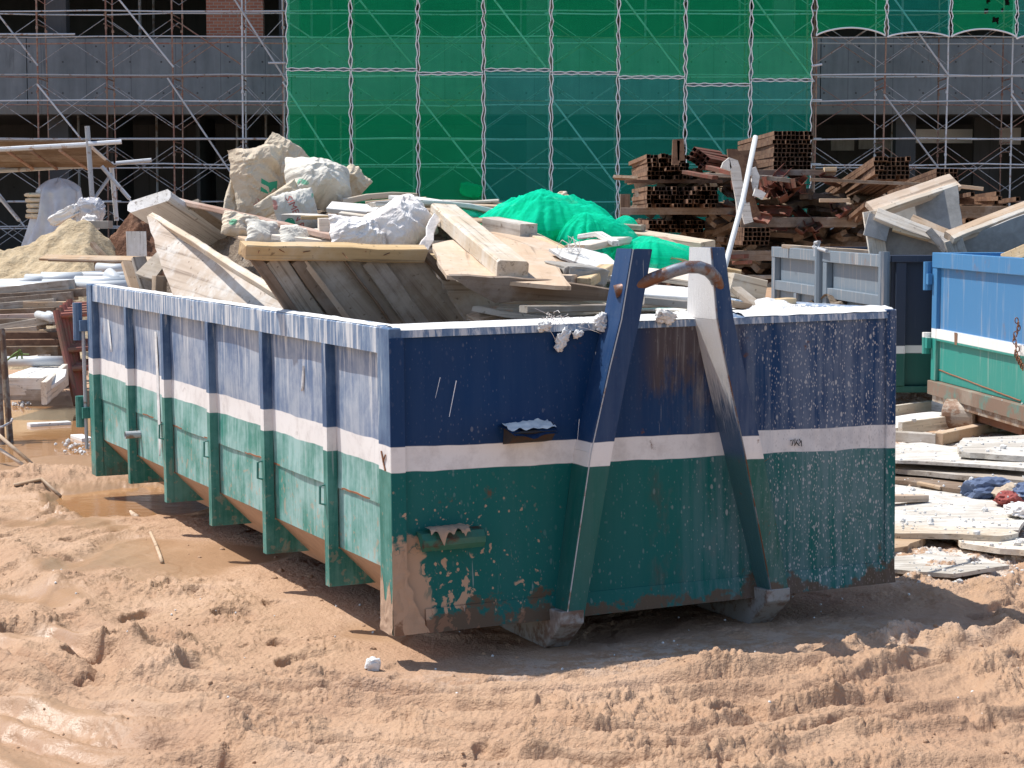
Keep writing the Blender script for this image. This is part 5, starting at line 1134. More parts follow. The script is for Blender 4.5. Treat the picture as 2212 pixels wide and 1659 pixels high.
pts = [V((Wd - .32 + .045 * math.sin(k * .9), -.035, .98 - k * .026)) for k in range(9)] + [V((Wd - .32 + .02 * k, -.04, .74 - .012 * k)) for k in range(9)]
for k, p in enumerate(pts):
    c = [p + (V((math.cos(t) * .013, 0, math.sin(t) * .022)) if k % 2 else V((0, math.cos(t) * .013, math.sin(t) * .022))) for t in [i * math.pi / 4 for i in range(9)]]
    tube(ch, c, .0045, 5)
bm_obj('chain', ch, M['rust'], bl, Mx)
bm = bmesh.new(); tube(bm, [(.12 + k * .06, .033, .455 - .0025 * k + .006 * noise.noise(V((k * 1.9, 1, 1)))) for k in range(33)], .006, 4); bm_obj('split_seam', bm, M['rust'], bl, Mx)
bm = bmesh.new(); sheet(bm, 4, 6, lambda i, j: (.60 + .06 * i + .02 * j * (i - .5), .001, .70 + .10 * j)); bm_obj('rust_stain', bm, M['tube_rust'], bl, Mx)
# dark one behind, its grey doors on the left and its dark side facing the camera
p0 = at(1930, 600, 17.0); p1 = at(1677, 600, 21.3)
dk = thing('skip', 'dark blue skip with grey double doors, half hidden behind the near skip', 'skip', (p0.x, p0.y, 0))
def dkp(n, m, bx, Mloc, bv=.004, lab=None):
    bm = bmesh.new()
    for b in bx: box(bm, *b)
    if bv: bevel(bm, bv)
    o = bm_obj(n, bm, M[m], dk, Mloc)
    if lab: o['label'] = lab
    return o
d0 = .26; dt = 1.405
Ms = Matrix.Translation((p0.x, p0.y, 0))                       # side: x to the right
dkp('side_panel', 'bin_dark', [(.0, 3.6, .10, .14, d0, dt - .05)], Ms)
dkp('side_rim', 'bin_dark', [(-.02, 3.6, .0, .135, dt - .06, dt)], Ms)
for a in (.03, .36, 1.0, 1.7, 2.4): dkp('rib', 'bin_dark', [(a, a + .09, .03, .099, d0, dt - .061)], Ms)
dkp('bottom_beam', 'bin_dark', [(.0, 3.6, .05, .3, d0 - .06, d0 - .002)], Ms)
dkp('far_side', 'bin_dark', [(-.3, 3.6, 4.1, 4.14, d0, dt)], Ms)
dv = (p1 - p0); dl = V((dv.x, dv.y, 0)).length; X = V((dv.x, dv.y, 0)).normalized(); Yv = V((-X.y, X.x, 0))
Md = Matrix(((X.x, Yv.x, 0, p0.x), (X.y, Yv.y, 0, p0.y), (0, 0, 1, 0), (0, 0, 0, 1)))   # x runs back along the doors, +y to the left of them
def door(a0, a1, lab, mid):
    dkp('door', 'bin_grey', [(a0 + .02, a1 - .02, -.03, .0, d0, dt - .02)], Md, 0, lab)
    fr = [(a0, a1, .003, .07, dt - .11, dt), (a0, a0 + .14, .003, .066, d0, dt - .113), (a1 - .14, a1, .003, .066, d0, dt - .113), (a0 + .143, a1 - .143, .003, .06, dt - .46, dt - .36)]
    if mid: fr.append(((a0 + a1) / 2 - .05, (a0 + a1) / 2 + .05, .003, .058, d0, dt - .463))
    dkp('door_frame', 'bin_grey', fr, Md)
door(.10, dl * .50 - .03, 'grey double door leaf with white streaks, nearer the blue skip', False); door(dl * .5 + .10, dl - .05, 'grey door leaf with a middle stile, farther left', True)
for a, r in ((dl * .5 + .035, .05), (.02, .05)):
    bm = bmesh.new(); tube(bm, [(a, .08, d0 - .05), (a, .08, dt + .03)], r, 10); bm_obj('hinge_post', bm, M['bin_grey'], dk, Md)
bm = bmesh.new(); tube(bm, [(dl * .5 + .12, .1, dt - .06), (dl * .5 + .12, .1, dt + .075), (dl * .5 - .0, .1, dt + .08), (dl * .5 - .0, .1, dt + .02)], .022, 6); tube(bm, [(dl * .5 - .3, .1, dt + .0), (dl * .5 + .2, .1, dt + .03)], .018, 6); bm_obj('door_latch', bm, M['galv'], dk, Md)
bm = bmesh.new(); sheet(bm, 20, 20, lambda i, j: (p0.x - .3 + 3.7 * i, p0.y + .2 + 3.8 * j, .9 + .25 * fbm(V((i * 6, j * 6, 1)), 4))); tag(bm_obj('rubble', bm, M['rubble']), 'rubble filling the dark skip under the boxed shutter frames', 'rubble', None, 'stuff')
# boxed shutter frames standing in them
def q5(x, y, Y): return at(*v5(x, y), Y)
f1 = thing('shutter_frame', 'boxed plywood shutter frame standing tilted in the dark skip, tallest of the frames', 'shutter frame', q5(950, 660, 18.4))
def frp(n, A, B, w, t, m, par, up=(0, 0, 1)): return plank(n, A, B, w, t, M[m], up=up, parent=par)
P_, N_ = q5(1300, 620, 18.8), V((-.35, -.9, .25)).normalized()
plate('face_board', [v5(*p) for p in ((950, 668), (1625, 435), (1640, 440), (1680, 800), (1700, 980), (1560, 900), (1400, 800), (1240, 740))], P_, N_, .03, M['form_grey'], parent=f1, seed=21)
frp('edge_timber', q5(925, 640, 18.55), q5(1615, 405, 18.95), .20, .06, 'wood_tan', f1, (-.2, -.75, .6)); frp('edge_timber', q5(945, 662, 18.45), q5(1628, 432, 18.85), .05, .05, 'wood_pale', f1, (-.2, -.75, .6))
P_, N_ = q5(1200, 820, 18.2), V((-.1, -.95, -.15)).normalized()
plate('face_board', [v5(*p) for p in ((960, 670), (1570, 900), (1575, 1010), (960, 1010), (920, 650))], P_, N_, .03, M['form_grey'], parent=f1, seed=22)
frp('edge_timber', q5(960, 672, 18.15), q5(1570, 905, 18.05), .12, .06, 'wood_pale', f1, (0, -.8, .5)); frp('edge_timber', q5(1100, 795, 18.1), q5(1400, 880, 18.05), .04, .04, 'wood_yellow', f1, (0, -.8, .5))
frp('end_timber', q5(925, 645, 18.2), q5(975, 1000, 18.2), .16, .06, 'wood_pale', f1, (0, -1, 0)); frp('end_timber', q5(1000, 690, 18.15), q5(950, 870, 18.1), .22, .02, 'form_grey', f1, (0, -1, .2))
frp('brace', q5(1250, 715, 18.3), q5(1580, 850, 18.2), .09, .06, 'wood_tan', f1, (0, -.7, .6)); frp('brace', q5(1400, 800, 17.95), q5(1540, 975, 17.9), .07, .03, 'wood_grey', f1, (0, -1, .2))
f2 = thing('shutter_frame', 'grey-faced shutter frame with a pale sloping top timber, over the blue skip', 'shutter frame', q5(1590, 860, 17.2))
P_, N_ = q5(1900, 850, 17.4), V((.05, -.95, -.1)).normalized()
plate('face_board', [v5(*p) for p in ((1620, 900), (2200, 670), (2500, 550), (2520, 1010), (1650, 1010))], P_, N_, .03, M['form_grey'], parent=f2, seed=23)
frp('edge_timber', q5(1575, 868, 17.3), q5(2420, 540, 17.9), .14, .07, 'wood_tan', f2, (-.2, -.6, .7)); frp('edge_timber', q5(1590, 880, 17.25), q5(2420, 560, 17.8), .05, .06, 'wood_pale', f2, (-.2, -.7, .6)); frp('end_timber', q5(1600, 880, 17.3), q5(1640, 1010, 17.3), .16, .06, 'wood_grey', f2, (0, -1, 0))
plank('plank', at(2175, 562, 15.5), at(2225, 540, 15.2), .10, .10, M['wood_yellow'], 'yellow timber end resting on the blue skip at the right edge', 'plank')
plank('plank', at(1690, 532, 20.5), at(1895, 545, 20.0), .05, .04, M['wood_tan'], 'tan lath along the top behind the grey doors', 'plank')
# ------------------------------------------------------------------ boards on the ground to the right
def gp(name, A, B, w, t, mat, label, z=0.02, cat='board', **k):
    p, q_ = gnd(*A, z), gnd(*B, z); p.z = z + gz(p.x, p.y) * .5; q_.z = z + gz(q_.x, q_.y) * .5
    return plank(name, p, q_, w, t, M[mat], label, cat, **k)
def gplate(name, pxs, z, t, mat, label, seed, cat='board', tilt=(0, 0), curl=0):
    c = [sum(p[0] for p in pxs) / len(pxs), sum(p[1] for p in pxs) / len(pxs)]; P = gnd(*c, z)
    return plate(name, pxs, P, V((tilt[0], tilt[1], 1)), t, M[mat], label, cat, seed=seed, jit=.012, curl=curl, along=V((1, .1, 0)))
pt_ = thing('pallet_tray', 'shallow pale timber tray lying by the roller of the blue skip', 'tray', gnd(2000, 915, .05))
def trp(n, A, B, w, t, m, up=(0, 0, 1), z=.08): return plank(n, gnd(*A, z), gnd(*B, z), w, t, M[m], up=up, parent=pt_)
plate('tray_board', [(1925, 900), (2015, 888), (2075, 893), (2075, 906), (1925, 926)], gnd(2000, 905, .06), V((0, 0, 1)), .02, M['wood_white'], parent=pt_, seed=31, along=V((1, 0, 0)))
trp('tray_rail', (1925, 888), (2011, 876), .03, .09, 'wood_pale'); trp('tray_rail', (2011, 876), (2078, 884), .03, .09, 'wood_white'); trp('tray_rail', (1945, 925), (2076, 908), .04, .10, 'wood_pale')
gp('timber', (1890, 936), (2026, 946), .10, .08, 'wood_grey', 'grey timber with a cut end, below the tray', .05, 'timber'); gp('timber', (2024, 947), (2145, 918), .09, .09, 'wood_tan', 'tan timber running from the cut end towards the blue skip', .05, 'timber')
gplate('board', [(1900, 965), (1990, 955), (2230, 985), (2230, 1012), (2110, 1003), (1900, 992)], .20, .02, 'board_dirty', 'big whitened board lying uppermost of the stack on the right', 41, tilt=(-.03, 0))
gplate('board', [(2068, 958), (2080, 946), (2230, 938), (2230, 986), (2150, 982), (2072, 976)], .25, .035, 'board_dirty', 'thick whitened board end on top of the big board', 42)
gplate('board', [(1900, 1003), (1990, 990), (2230, 1000), (2230, 1040), (2060, 1024), (1900, 1010)], .14, .03, 'wood_grey', 'grey board edge under the big whitened board', 43, tilt=(-.04, 0))
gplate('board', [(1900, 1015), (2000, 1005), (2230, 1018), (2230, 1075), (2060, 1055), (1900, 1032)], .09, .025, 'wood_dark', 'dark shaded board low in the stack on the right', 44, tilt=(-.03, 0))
gplate('board', [(1890, 1042), (2060, 1060), (2230, 1100), (2200, 1145), (2120, 1150), (1890, 1140)], .06, .025, 'board_dirty', 'wide cement-crusted sheet below the clothes', 45)
gplate('board', [(1890, 1130), (2010, 1135), (2180, 1142), (2200, 1150), (2160, 1158), (1890, 1150)], .08, .03, 'wood_pale', 'pale splintered sheet edge below the wide crusted sheet', 46)
gplate('board', [(2050, 1146), (2150, 1155), (2240, 1166), (2240, 1192), (2160, 1184), (2075, 1172)], .05, .03, 'wood_pale', 'pale tapering board cut by the right edge', 47)
gplate('board', [(1890, 1168), (1985, 1152), (2000, 1158), (1960, 1180), (1890, 1192)], .05, .04, 'wood_tan', 'tan board end by the skip, right of its panel', 48)
gplate('board', [(1890, 1208), (2000, 1195), (2120, 1205), (2180, 1222), (2060, 1240), (1900, 1228)], .03, .02, 'board_dirty', 'lowest whitened sheet lying on the mud at the right', 49)
gp('offcut', (1900, 1078), (1998, 1070), .08, .04, 'wood_tan', 'small tan offcut on the crusted sheet beside the skip', .10, 'offcut'); gp('offcut', (1985, 1043), (2035, 1050), .04, .02, 'wood_tan', 'thin tan sliver above the small offcut', .09, 'offcut')
for k, (x, y, s, m, lb) in enumerate(((2140, 1072, .13, 'cloth_blue', 'blue crumpled clothing under the board stack, nearest the skip'), (2180, 1092, .08, 'cloth_red', 'red crumpled clothing between the blue pieces'), (2186, 1080, .10, 'cloth_tan', 'tan crumpled cloth above the red clothing'), (2218, 1085, .12, 'cloth_blue', 'blue crumpled clothing at the right edge'), (2205, 1118, .08, 'cloth_white', 'white crumpled cloth lowest at the right edge'))):
    p = gnd(x, y, .06); p.z = .10; crumple('clothing', p, (s, s * .8, s * .5), (0, 0, k), M[m], 100 + k, .55, 4, lb, 'clothing', square=1.0, freq=.8, flatf=True)
bm = bmesh.new(); rr = random.Random(14)
def clod(bm, p, s, sub=1):
    v0 = len(bm.verts); g = bmesh.ops.create_icosphere(bm, subdivisions=sub, radius=1); o = V((rr.uniform(0, 99), rr.uniform(0, 99), 0))
    for v in g['verts']: v.co = V(p) + v.co * s * (1 + .45 * noise.noise(v.co * 1.6 + o)) * 1.0
bpy.context.view_layer.update(); DG = bpy.context.evaluated_depsgraph_get()
def drop(x, y, top=.6):
    h = SC.ray_cast(DG, V((x, y, top)), V((0, 0, -1))); return h[1].z if h[0] else 0.0
for k in range(380):
    x, y = rr.uniform(1945, 2212), rr.uniform(925, 1238); p = gnd(x, y, .06); s_ = rr.uniform(.003, .011) * (1 + 1.5 * (rr.random() < .06)); clod(bm, (p.x, p.y, drop(p.x, p.y) + s_ * .3), s_)
tag(bm_obj('cement_crumbs', bm, M['powder']), 'pale cement crumbs strewn over the boards on the right', 'crumbs', None, 'stuff')
bm = bmesh.new()
for k in range(1700):
    Y = 6.0 + 5.5 * rr.random() ** 1.3; x = rr.uniform(-.29, .29) * Y; 
    if noise.noise(V((x * 1.1, Y * 1.1, 4))) < -.05: continue
    s = .0025 + .008 * rr.random() ** 4 + (.012 if rr.random() < .02 else 0); clod(bm, (x, Y, gz(x, Y) - s * .1), s, 2 if s > .009 else 1)
tag(bm_obj('mud_clods', bm, M['ground'], smooth=True), 'small clods of mud scattered over the rutted ground', 'clods', None, 'stuff')
bm = bmesh.new()
for k in range(90):
    Y = rr.uniform(6.8, 9.5); x = rr.uniform(-.25, .3) * Y; s = rr.uniform(.003, .007); clod(bm, (x, Y, gz(x, Y) + s * .4), s)
tag(bm_obj('plaster_crumbs', bm, M['plaster'], smooth=True), 'tiny white plaster crumbs on the mud', 'crumbs', None, 'stuff')
p = gnd(806, 1440); p.z = gz(p.x, p.y) + .02; crumple('plaster_scrap', p, (.024, .015, .025), (.2, .2, .3), M['plaster'], 130, .4, 4, 'white plaster scrap on the mud in front of the skip corner', 'scrap')
for k, (pts, r, lb) in enumerate((([(325, 1152), (336, 1172), (346, 1200), (350, 1215)], .010, 'thin root lying in the mud beside the skip'), ([(215, 1072), (250, 1070), (280, 1085), (296, 1106)], .017, 'curved pale root by the skip\'s ribs'), ([(30, 1054), (90, 1052), (130, 1060)], .012, 'brown root in the mud at the left'))):
    bm = bmesh.new(); P = []
    for (x, y) in pts: q_ = gnd(x, y); q_.z = gz(q_.x, q_.y) + r * .8; P.append(q_)
    tube(bm, P, r, 7); tag(bm_obj('root', bm, M['wood_tan'], smooth=True), lb, 'root')
for k, (x0, y0, x1, y1, lb) in enumerate(((-20, 925, 75, 1008, 'pale bamboo stick rising left from the mud, upper of two'), (-20, 958, 52, 1006, 'pale bamboo stick rising left from the mud, lower of two'))):
    p = gnd(x1, y1); q_ = at(x0, y0, p.y + .25); bm = bmesh.new(); tube(bm, [p, (p + q_) / 2, q_], .014, 7); tag(bm_obj('bamboo_stick', bm, M['wood_tan'], smooth=True), lb, 'stick')
# ------------------------------------------------------------------ left yard
def heap(name, mat, fn, x0, x1, y0, y1, n, label, cat):
    bm = bmesh.new(); sheet(bm, n, n, lambda i, j: (x0 + (x1 - x0) * i, y0 + (y1 - y0) * j, fn(x0 + (x1 - x0) * i, y0 + (y1 - y0) * j))); return tag(bm_obj(name, bm, M[mat], smooth=True), label, cat)
YS = 24.6
def sand_z(x, y):
    px = 1106 + F * x / y                                     # the ridge's height along its length
    rid = np.interp(x, [-9.5, -6.9, -6.45, -6.0, -5.55, -5.25, -4.95, -4.75, -4.45, -4.1], [.9, 1.28, 1.33, 1.50, 1.74, 1.66, 1.30, .95, .40, -.1])
    d = (y - YS); s = math.exp(-(d / (1.5 if d < 0 else 1.2)) ** 2) if False else max(0, 1 - abs(d) / (2.6 if d < 0 else 1.7))
    q_ = V((x * 1.3, y * 1.3, 3)); return rid * s ** .85 + .16 * fbm(q_, 5) * (s > 0) * min(1, s * 3) - .07 * abs(noise.noise(q_ * 2.7)) + .03 * fbm(q_ * 5, 3) - .04
heap('sand_pile', 'sand', sand_z, -9.5, -3.9, YS - 2.6, YS + 1.8, 200, 'large pale sand pile behind the steel pipes on the left', 'sand pile')
def soil_z(x, y):
    r = math.hypot((x + 4.72) / 1.0, (y - 25.2) / 1.3); s = max(0, 1 - r * r) ** .7; q_ = V((x * 2.4, y * 2.4, 8))
    return 1.72 * s + (.22 * fbm(q_, 5) + .12 * (.4 - abs(noise.noise(q_ * 2.2)))) * min(1, s * 2.5) - .05
heap('soil_pile', 'soil', soil_z, -5.9, -3.6, 23.8, 26.6, 150, 'dark red soil pile between the sand and the skip\'s tall boards', 'soil pile')
heap('sand_mound', 'sand', lambda x, y: 1.25 * max(0, 1 - abs(x + 8.6) / 2.6) ** .6 * max(0, 1 - abs(y - 29) / 2) + .08 * fbm(V((x, y, 1)), 4) - .03, -11.2, -5.9, 27, 31, 60, 'low shaded sand mound behind the big sand pile', 'sand pile')
v6 = lambda x, y: (x * .21527, 276.5 + y * .21527)
def q6(x, y, Y): return at(*v6(x, y), Y)
plank('board', q6(1265, 1330, 23.2), q6(1462, 1320, 23.2), .03, .0, M['wood_white'], None) if False else None
p0 = q6(1370, 1225, 23.0); plank('board', p0 + V((0, 0, .22)), p0 - V((0, 0, .22)), .235, .02, M['wood_white'], 'white squared board standing in front of the soil pile', 'board', up=(0, -1, .2))
plank('lath', q6(430, 1300, 22.6), q6(1660, 1325, 22.0), .16, .03, M['wood_tan'], 'long tan boards lying in front of the sand pile', 'board', up=(0, -.3, 1)); plank('lath', q6(505, 1318, 22.5), q6(1340, 1335, 22.1), .10, .025, M['wood_dark'], 'dark board under the long tan boards', 'board', up=(0, -.3, 1))
plank('stake', q6(925, 1160, 22.9), q6(1050, 1300, 22.7), .06, .05, M['wood_dark'], 'dark timber stake leaning on the sand pile', 'stake')
plank('post', q6(966, 1340, 22.4), q6(966, 1470, 22.4), .04, .04, M['wood_dark'], 'short dark post at the right foot of the sand', 'post', up=(0, 1, 0))
# plastic-wrapped stack and its sacks
for k in range(5):
    c = q6(392, 675 + 52 * k, 28.2); crumple('sand_bag', c, (.17, .28, .036), (0, 0, .1 * k), M['sack'], 140 + k, .10, 4, '%s brown sack in the stack under the plastic film' % ['topmost', 'second from top', 'middle', 'second from bottom', 'lowest'][k], 'sack', square=.5)
bm = bmesh.new(); cc = q6(600, 700, 28.2)
def film_pt(i, j):
    t = i * 2 * math.pi; r = .42 + .34 * j ** 1.5 + .07 * math.sin(9 * t + 4 * j) * (.3 + j) + .05 * noise.noise(V((math.cos(t) * 4, math.sin(t) * 4, j * 3)))
    if j < .12: r *= (j / .12) ** .5
    return (cc.x - .02 + .72 * r * math.cos(t), cc.y + r * math.sin(t) * .7, cc.z + .26 - 1.15 * j + .03 * math.sin(5 * t))
sheet(bm, 90, 40, film_pt); tag(bm_obj('plastic_film', bm, M['film'], smooth=True), 'clear plastic film draped over the stack of brown sacks', 'plastic film')
crumple('plastic_bundle', q6(895, 875, 27.2), (.17, .16, .20), (.1, .2, 0), M['film'], 151, .35, 5, 'bundle of crumpled plastic right of the wrapped stack', 'plastic'); crumple('plastic_bundle', q6(650, 880, 27.0), (.20, .10, .07), (0, -.5, 0), M['cloth_white'], 152, .4, 4, 'bright plastic hem at the foot of the draped film', 'plastic'); crumple('plastic_bundle', q6(885, 985, 26.6), (.09, .08, .13), (.1, .4, 0), M['cloth_white'], 153, .4, 4, 'white plastic tail hanging down the sand beside the bundle', 'plastic')
plank('slab', q6(905, 968, 26.4), q6(1110, 968, 26.4), .3, .10, M['chunk'], 'concrete slab edge between the sand and the soil pile', 'slab')
# timber platform on tubes
pf = thing('work_platform', 'timber work platform on grey tubes over the sand pile, dark from below', 'platform', q6(400, 250, 29))
def pfp(n, A, B, w, t, m, up=(0, 0, 1)): return plank(n, A, B, w, t, M[m], up=up, parent=pf)
zf, zk = q6(0, 128, 28.0).z, q6(0, 395, 30.3).z
for k in range(4):
    f = (k + .5) / 4; y = 28.0 + 2.3 * f; z = zf + (zk - zf) * f; xr = q6(860 + 290 * f, 0, y).x
    pfp('deck_board', V((-9.5, y, z)), V((xr, y, z + .01 * (k % 2))), .60, .025, 'wood_dark', (0, (zf - zk) / 2.3, 1))  # boards coloured dark to paint in the shade under the deck
def pft(A, B, r=.03, m='galv'):
    bm = bmesh.new(); tube(bm, [A, B], r, 8); o = bm_obj('tube', bm, M[m], pf, PM[pf.name]); o.data.transform(PM[pf.name].inverted()); return o
pft(q6(-100, 220, 27.8), q6(900, 165, 27.8), .035); pft(q6(-100, 435, 30.3), q6(1100, 365, 30.3), .035)
pft(q6(875, -20, 27.7), q6(945, 990, 27.7), .036); pft(q6(1115, 340, 30.4), q6(1170, 930, 30.4), .036)
pft(q6(885, 160, 27.65), q6(1220, 138, 27.7), .032); pft(q6(1165, 355, 30.3), q6(1520, 322, 30.3), .032)
for x in (60, 300, 600): pft(q6(x, 225, 27.9), q6(x + 270, 410, 30.2), .022, 'galv_rust')
pft(q6(900, 175, 27.8), q6(1110, 360, 30.3), .025); pft(q6(1020, 385, 29.0), q6(1300, 710, 29.0), .03); pft(q6(1120, 460, 29.2), q6(945, 710, 28.9), .026)
pft(q6(0, 700, 29.5), q6(190, 925, 29.0), .028)
# pipes lying in front of the sand
GP = 'grey pipes lying before the sand pile'
for k, (x0, y0, x1, y1, r, Y) in enumerate(((-60, 1562, 420, 1535, .05, 20.6), (262, 1525, 820, 1505, .065, 20.8), (420, 1490, 1020, 1478, .05, 21.2), (760, 1545, 1340, 1530, .065, 20.4), (430, 1560, 1250, 1540, .045, 20.2), (-60, 1590, 740, 1575, .055, 20.0), (730, 1580, 1330, 1575, .055, 20.0), (975, 1405, 1290, 1410, .06, 21.8), (1080, 1460, 1230, 1560, .07, 20.4), (820, 1480, 1380, 1470, .04, 21.0), (-60, 1610, 560, 1600, .05, 19.8))):
    bm = bmesh.new(); a_, b_ = q6(x0, y0, Y), q6(x1, y1, Y - .1); tube(bm, [a_, a_.lerp(b_, .5) - V((0, 0, .01)), b_], r, 12)
    lb = {7: 'grey pipe end highest, beside the soil pile', 8: 'short grey pipe lying aslant on the others'}.get(k, 'long pale grey pipe lying in the row before the sand pile')
    tag(bm_obj('steel_pipe', bm, M['pvc_grey'], smooth=True), lb, 'pipe', None if k in (7, 8) else GP)
# weathered timbers below the pipes
v7 = lambda x, y: (x * .2987, 518.4 + y * .2987)
def q7(x, y, Y): return at(*v7(x, y), Y)
TB = 'weathered timbers stacked under the pipes'
lbl = 'long weathered timber in the stack under the grey pipes'
for k, (x0, y0, x1, y1, w, t, m) in enumerate(((-60, 385, 520, 320, .2, .10, 'wood_grey'), (-60, 418, 620, 378, .2, .08, 'wood_dark'), (0, 450, 540, 405, .2, .09, 'wood_dark'), (-60, 495, 420, 455, .2, .10, 'wood_grey'), (200, 470, 520, 470, .2, .07, 'wood_tan'), (-60, 530, 420, 515, .2, .08, 'wood_dark'), (-60, 560, 400, 545, .2, .06, 'wood_red'), (-60, 590, 410, 590, .2, .07, 'wood_dark'), (0, 640, 385, 575, .22, .08, 'wood_grey'), (20, 665, 300, 640, .2, .06, 'wood_tan'), (290, 668, 420, 660, .2, .06, 'wood_tan'), (-60, 690, 430, 690, .2, .09, 'wood_dark'))):
    Y = 19.6 - .06 * k; plank('timber', q7(x0, y0, Y), q7(x1, y1, Y - .1), w, t, M[m], lbl, 'timber', TB, jit=.006)
for k, (y, m, lb) in enumerate(((712, 'tube_rust', 'brown steel channel with bright top edge, upper of three left of the red frames'), (765, 'tube_rust', 'brown steel channel, middle of three left of the red frames'), (815, 'wood_dark', 'dark steel channel, lowest of three left of the red frames'))):
    plank('steel_channel', q7(0, y + 12, 18.9 - .1 * k), q7(450, y + 8, 18.8 - .1 * k), .22, .16, M[m], lb, 'steel channel')
for k, (a, b) in enumerate(((275, 380), (350, 410))):
    bm = bmesh.new(); p, q_ = q7(a, 540, 19.0), q7(b, 565, 18.5); tube(bm, [p, q_], .04, 10); tag(bm_obj('steel_pipe', bm, M['pvc_grey'], smooth=True), ['stub of grey pipe poking out above the red frames, left of two', 'stub of grey pipe poking out above the red frames, right of two'][k], 'pipe')
bm = bmesh.new(); tube(bm, [q7(30, 878, 18.3), q7(470, 876, 18.2)], .05, 10); tag(bm_obj('steel_pipe', bm, M['pvc_grey'], smooth=True), 'pale pipe lying directly behind the stacked form panels', 'pipe')
plank('block', q7(265, 858, 18.5), q7(320, 852, 18.4), .14, .06, M['wood_pale'], 'small pale block on top of the pale pipe', 'block')
bm = bmesh.new()
for (a, b) in (((40, 880), (150, 795)), ((75, 850), (210, 828)), ((135, 790), (160, 860)), ((130, 800), (120, 860))): tube(bm, [q7(*a, 18.2), q7((a[0] + b[0]) / 2 + 8, (a[1] + b[1]) / 2 - 14, 18.2), q7(*b, 18.2)], .008, 4)
M['grass'] = plain('green_grass', (.10, .16, .03), .7); tag(bm_obj('grass_tuft', bm, M['grass']), 'thin green grass tuft growing over the form panels', 'grass')
# form panels lying stacked
for k, (x0, x1, yt, th, m, lb) in enumerate(((20, 330, 960, .12, 'wood_white', 'white slatted form panel lying on the stack at the left'), (20, 320, 1065, .10, 'wood_pale', 'pale timber panel under the white slatted one'), (20, 320, 1110, .10, 'wood_grey', 'grey timber lowest under the white slatted panel'))):
    t = thing('formwork_board', lb, 'form panel', q7((x0 + x1) / 2, yt, 17.9)); n = 5
    for j in range(n):
        a = q7(x0, 0, 17.6).x; b = q7(x1 - (0 if k == 0 else 0), 0, 17.6).x; w = (b - a) / n; y0 = 17.35; zc = q7(0, [1040, 1080, 1115][k], 17.35).z
        plank('slat', V((a + w * (j + .5), y0, zc)), V((a + w * (j + .5) + .12, y0 + 1.5 - .1 * k, zc + .05)), w - .006, th - .02, M[m], parent=t, jit=.003)
    plank('edge_timber', V((a - .05, y0 - .03, zc)), V((b + .02, y0 - .03, zc)), .05, th, M['wood_pale' if k < 2 else 'wood_grey'], parent=t)
fp = thing('formwork_board', 'skewed bluish white form panel beside the red frames', 'form panel', q7(400, 1000, 17.4))
plate('face_board', [v7(*p) for p in ((310, 1060), (380, 940), (480, 935), (470, 985), (325, 1085))], q7(390, 1010, 17.3), V((-.1, -.35, .93)), .03, M['wood_white'], parent=fp, seed=61)
plank('edge_timber', q7(316, 1110, 17.0), q7(475, 975, 17.9), .05, .20, M['wood_pale'], parent=fp)
# red scaffold frames leaning, and the bundle of upright pipes
RF = 'red scaffold frames leaning beside the skip'
for k in range(5):
    o = k * 24; Yk = 18.0 + .08 * k
    a0, b0 = q7(405 + o, 515 - 20 * k, Yk + .3), q7(556 + o * .45, 1195 - 8 * k, Yk); sft = V((.11, .45, .03)); t = thing('scaffold_frame', 'red-brown tube frame leaning in the bundle left of the skip', 'scaffold frame', b0, RF)
    def rt(n, A, B, r):
        bm = bmesh.new(); tube(bm, [A, B], r, 8); ob = bm_obj(n, bm, M['frame_red'], t, PM[t.name]); ob.data.transform(PM[t.name].inverted())
    rt('upright', a0, b0, .034); rt('upright', a0 + V((.42, .25, .02)), b0 + V((.42, .25, 0)), .034)
    for f in (.05, .42, .62): rt('rung', a0.lerp(b0, f), a0.lerp(b0, f) + V((.42, .25, .02)), .026)
for k in range(6):
    p = gnd(-44 + 12 * k - (k % 2) * 3, 944); p.y += .14 * (k % 2); top = at(-56 + 12 * k, 700 + 6 * (k % 3), p.y + .35); bm = bmesh.new(); tube(bm, [V((p.x, p.y, -.1)), top], .026, 10, cap=False)
    tag(bm_obj('upright_pipe', bm, M['roller'], smooth=True), 'grey pipe in the upright tied bundle standing in the puddle at the left edge', 'pipe', 'pipes of the upright bundle')
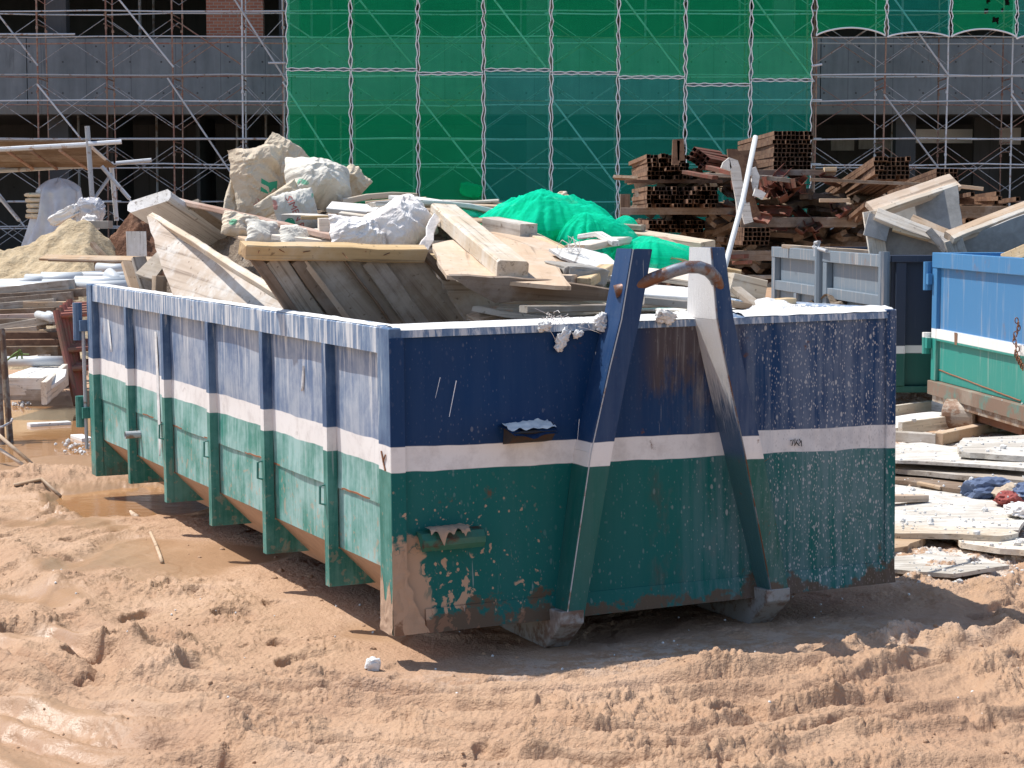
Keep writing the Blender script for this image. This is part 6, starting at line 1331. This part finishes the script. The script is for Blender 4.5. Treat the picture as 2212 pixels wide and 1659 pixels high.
bm = bmesh.new(); p = gnd(20, 944); tube(bm, [at(-30, 925, p.y - .08), at(5, 922, p.y - .12), at(24, 912, p.y - .02), at(26, 905, p.y + .1)], .01, 6); tag(bm_obj('tie_band', bm, M['galv']), 'band tied round the upright pipe bundle', 'band')
for (x0, y0, x1, y1, lb) in ((62, 898, 150, 893, 'thin plank afloat in the puddle'), (165, 1150 * .2987 + 518 + 60, 190, 930, 'thin stick at the edge of the puddle')):
    p, q_ = gnd(x0, y0 + 20, -.05), gnd(x1, y1 + 20, -.05); plank('floating_plank', p, q_, .10, .03, M['wood_white'], lb, 'plank')
bm = bmesh.new()
for k in range(60):
    x, y = rr.choice([(rr.gauss(45, 16), rr.gauss(872, 4)), (rr.gauss(165, 22), rr.gauss(965, 8))]); p = gnd(x, y, -.04); clod(bm, p, rr.uniform(.005, .02))
tag(bm_obj('plaster_crumbs', bm, M['powder']), 'pale crumbs at the edge of the puddle', 'crumbs', None, 'stuff')
# ------------------------------------------------------------------ light
EL, AZ = math.radians(61.5), math.atan2(.351, -.936)
sd = V((math.cos(EL) * math.cos(AZ), math.cos(EL) * math.sin(AZ), math.sin(EL)))
sun = bpy.data.lights.new('sun', 'SUN'); sun.energy = 4.4; sun.angle = math.radians(.53); sun.color = (1, .965, .905)
so = bpy.data.objects.new('sun', sun); COL.objects.link(so); so.rotation_euler = sd.to_track_quat('Z', 'Y').to_euler(); so.location = sd * 60
w = bpy.data.worlds.new('World'); SC.world = w; w.use_nodes = True; nt = w.node_tree; sky = nt.nodes.new('ShaderNodeTexSky'); sky.sky_type = 'NISHITA'; sky.sun_disc = False
sky.sun_elevation = EL; sky.sun_rotation = math.atan2(sd.x, sd.y); sky.altitude = 50; sky.dust_density = 1.0
bg = nt.nodes['Background']; bg.inputs[1].default_value = .145; nt.links.new(sky.outputs[0], bg.inputs[0])
vs = SC.view_settings; vs.view_transform = 'Standard'; vs.look = 'None'; vs.exposure = .42; vs.gamma = 1; vs.use_curve_mapping = False
SC.cycles.max_bounces = 8; SC.cycles.transparent_max_bounces = 24; SC.cycles.use_denoising = True
SC.render.film_transparent = False
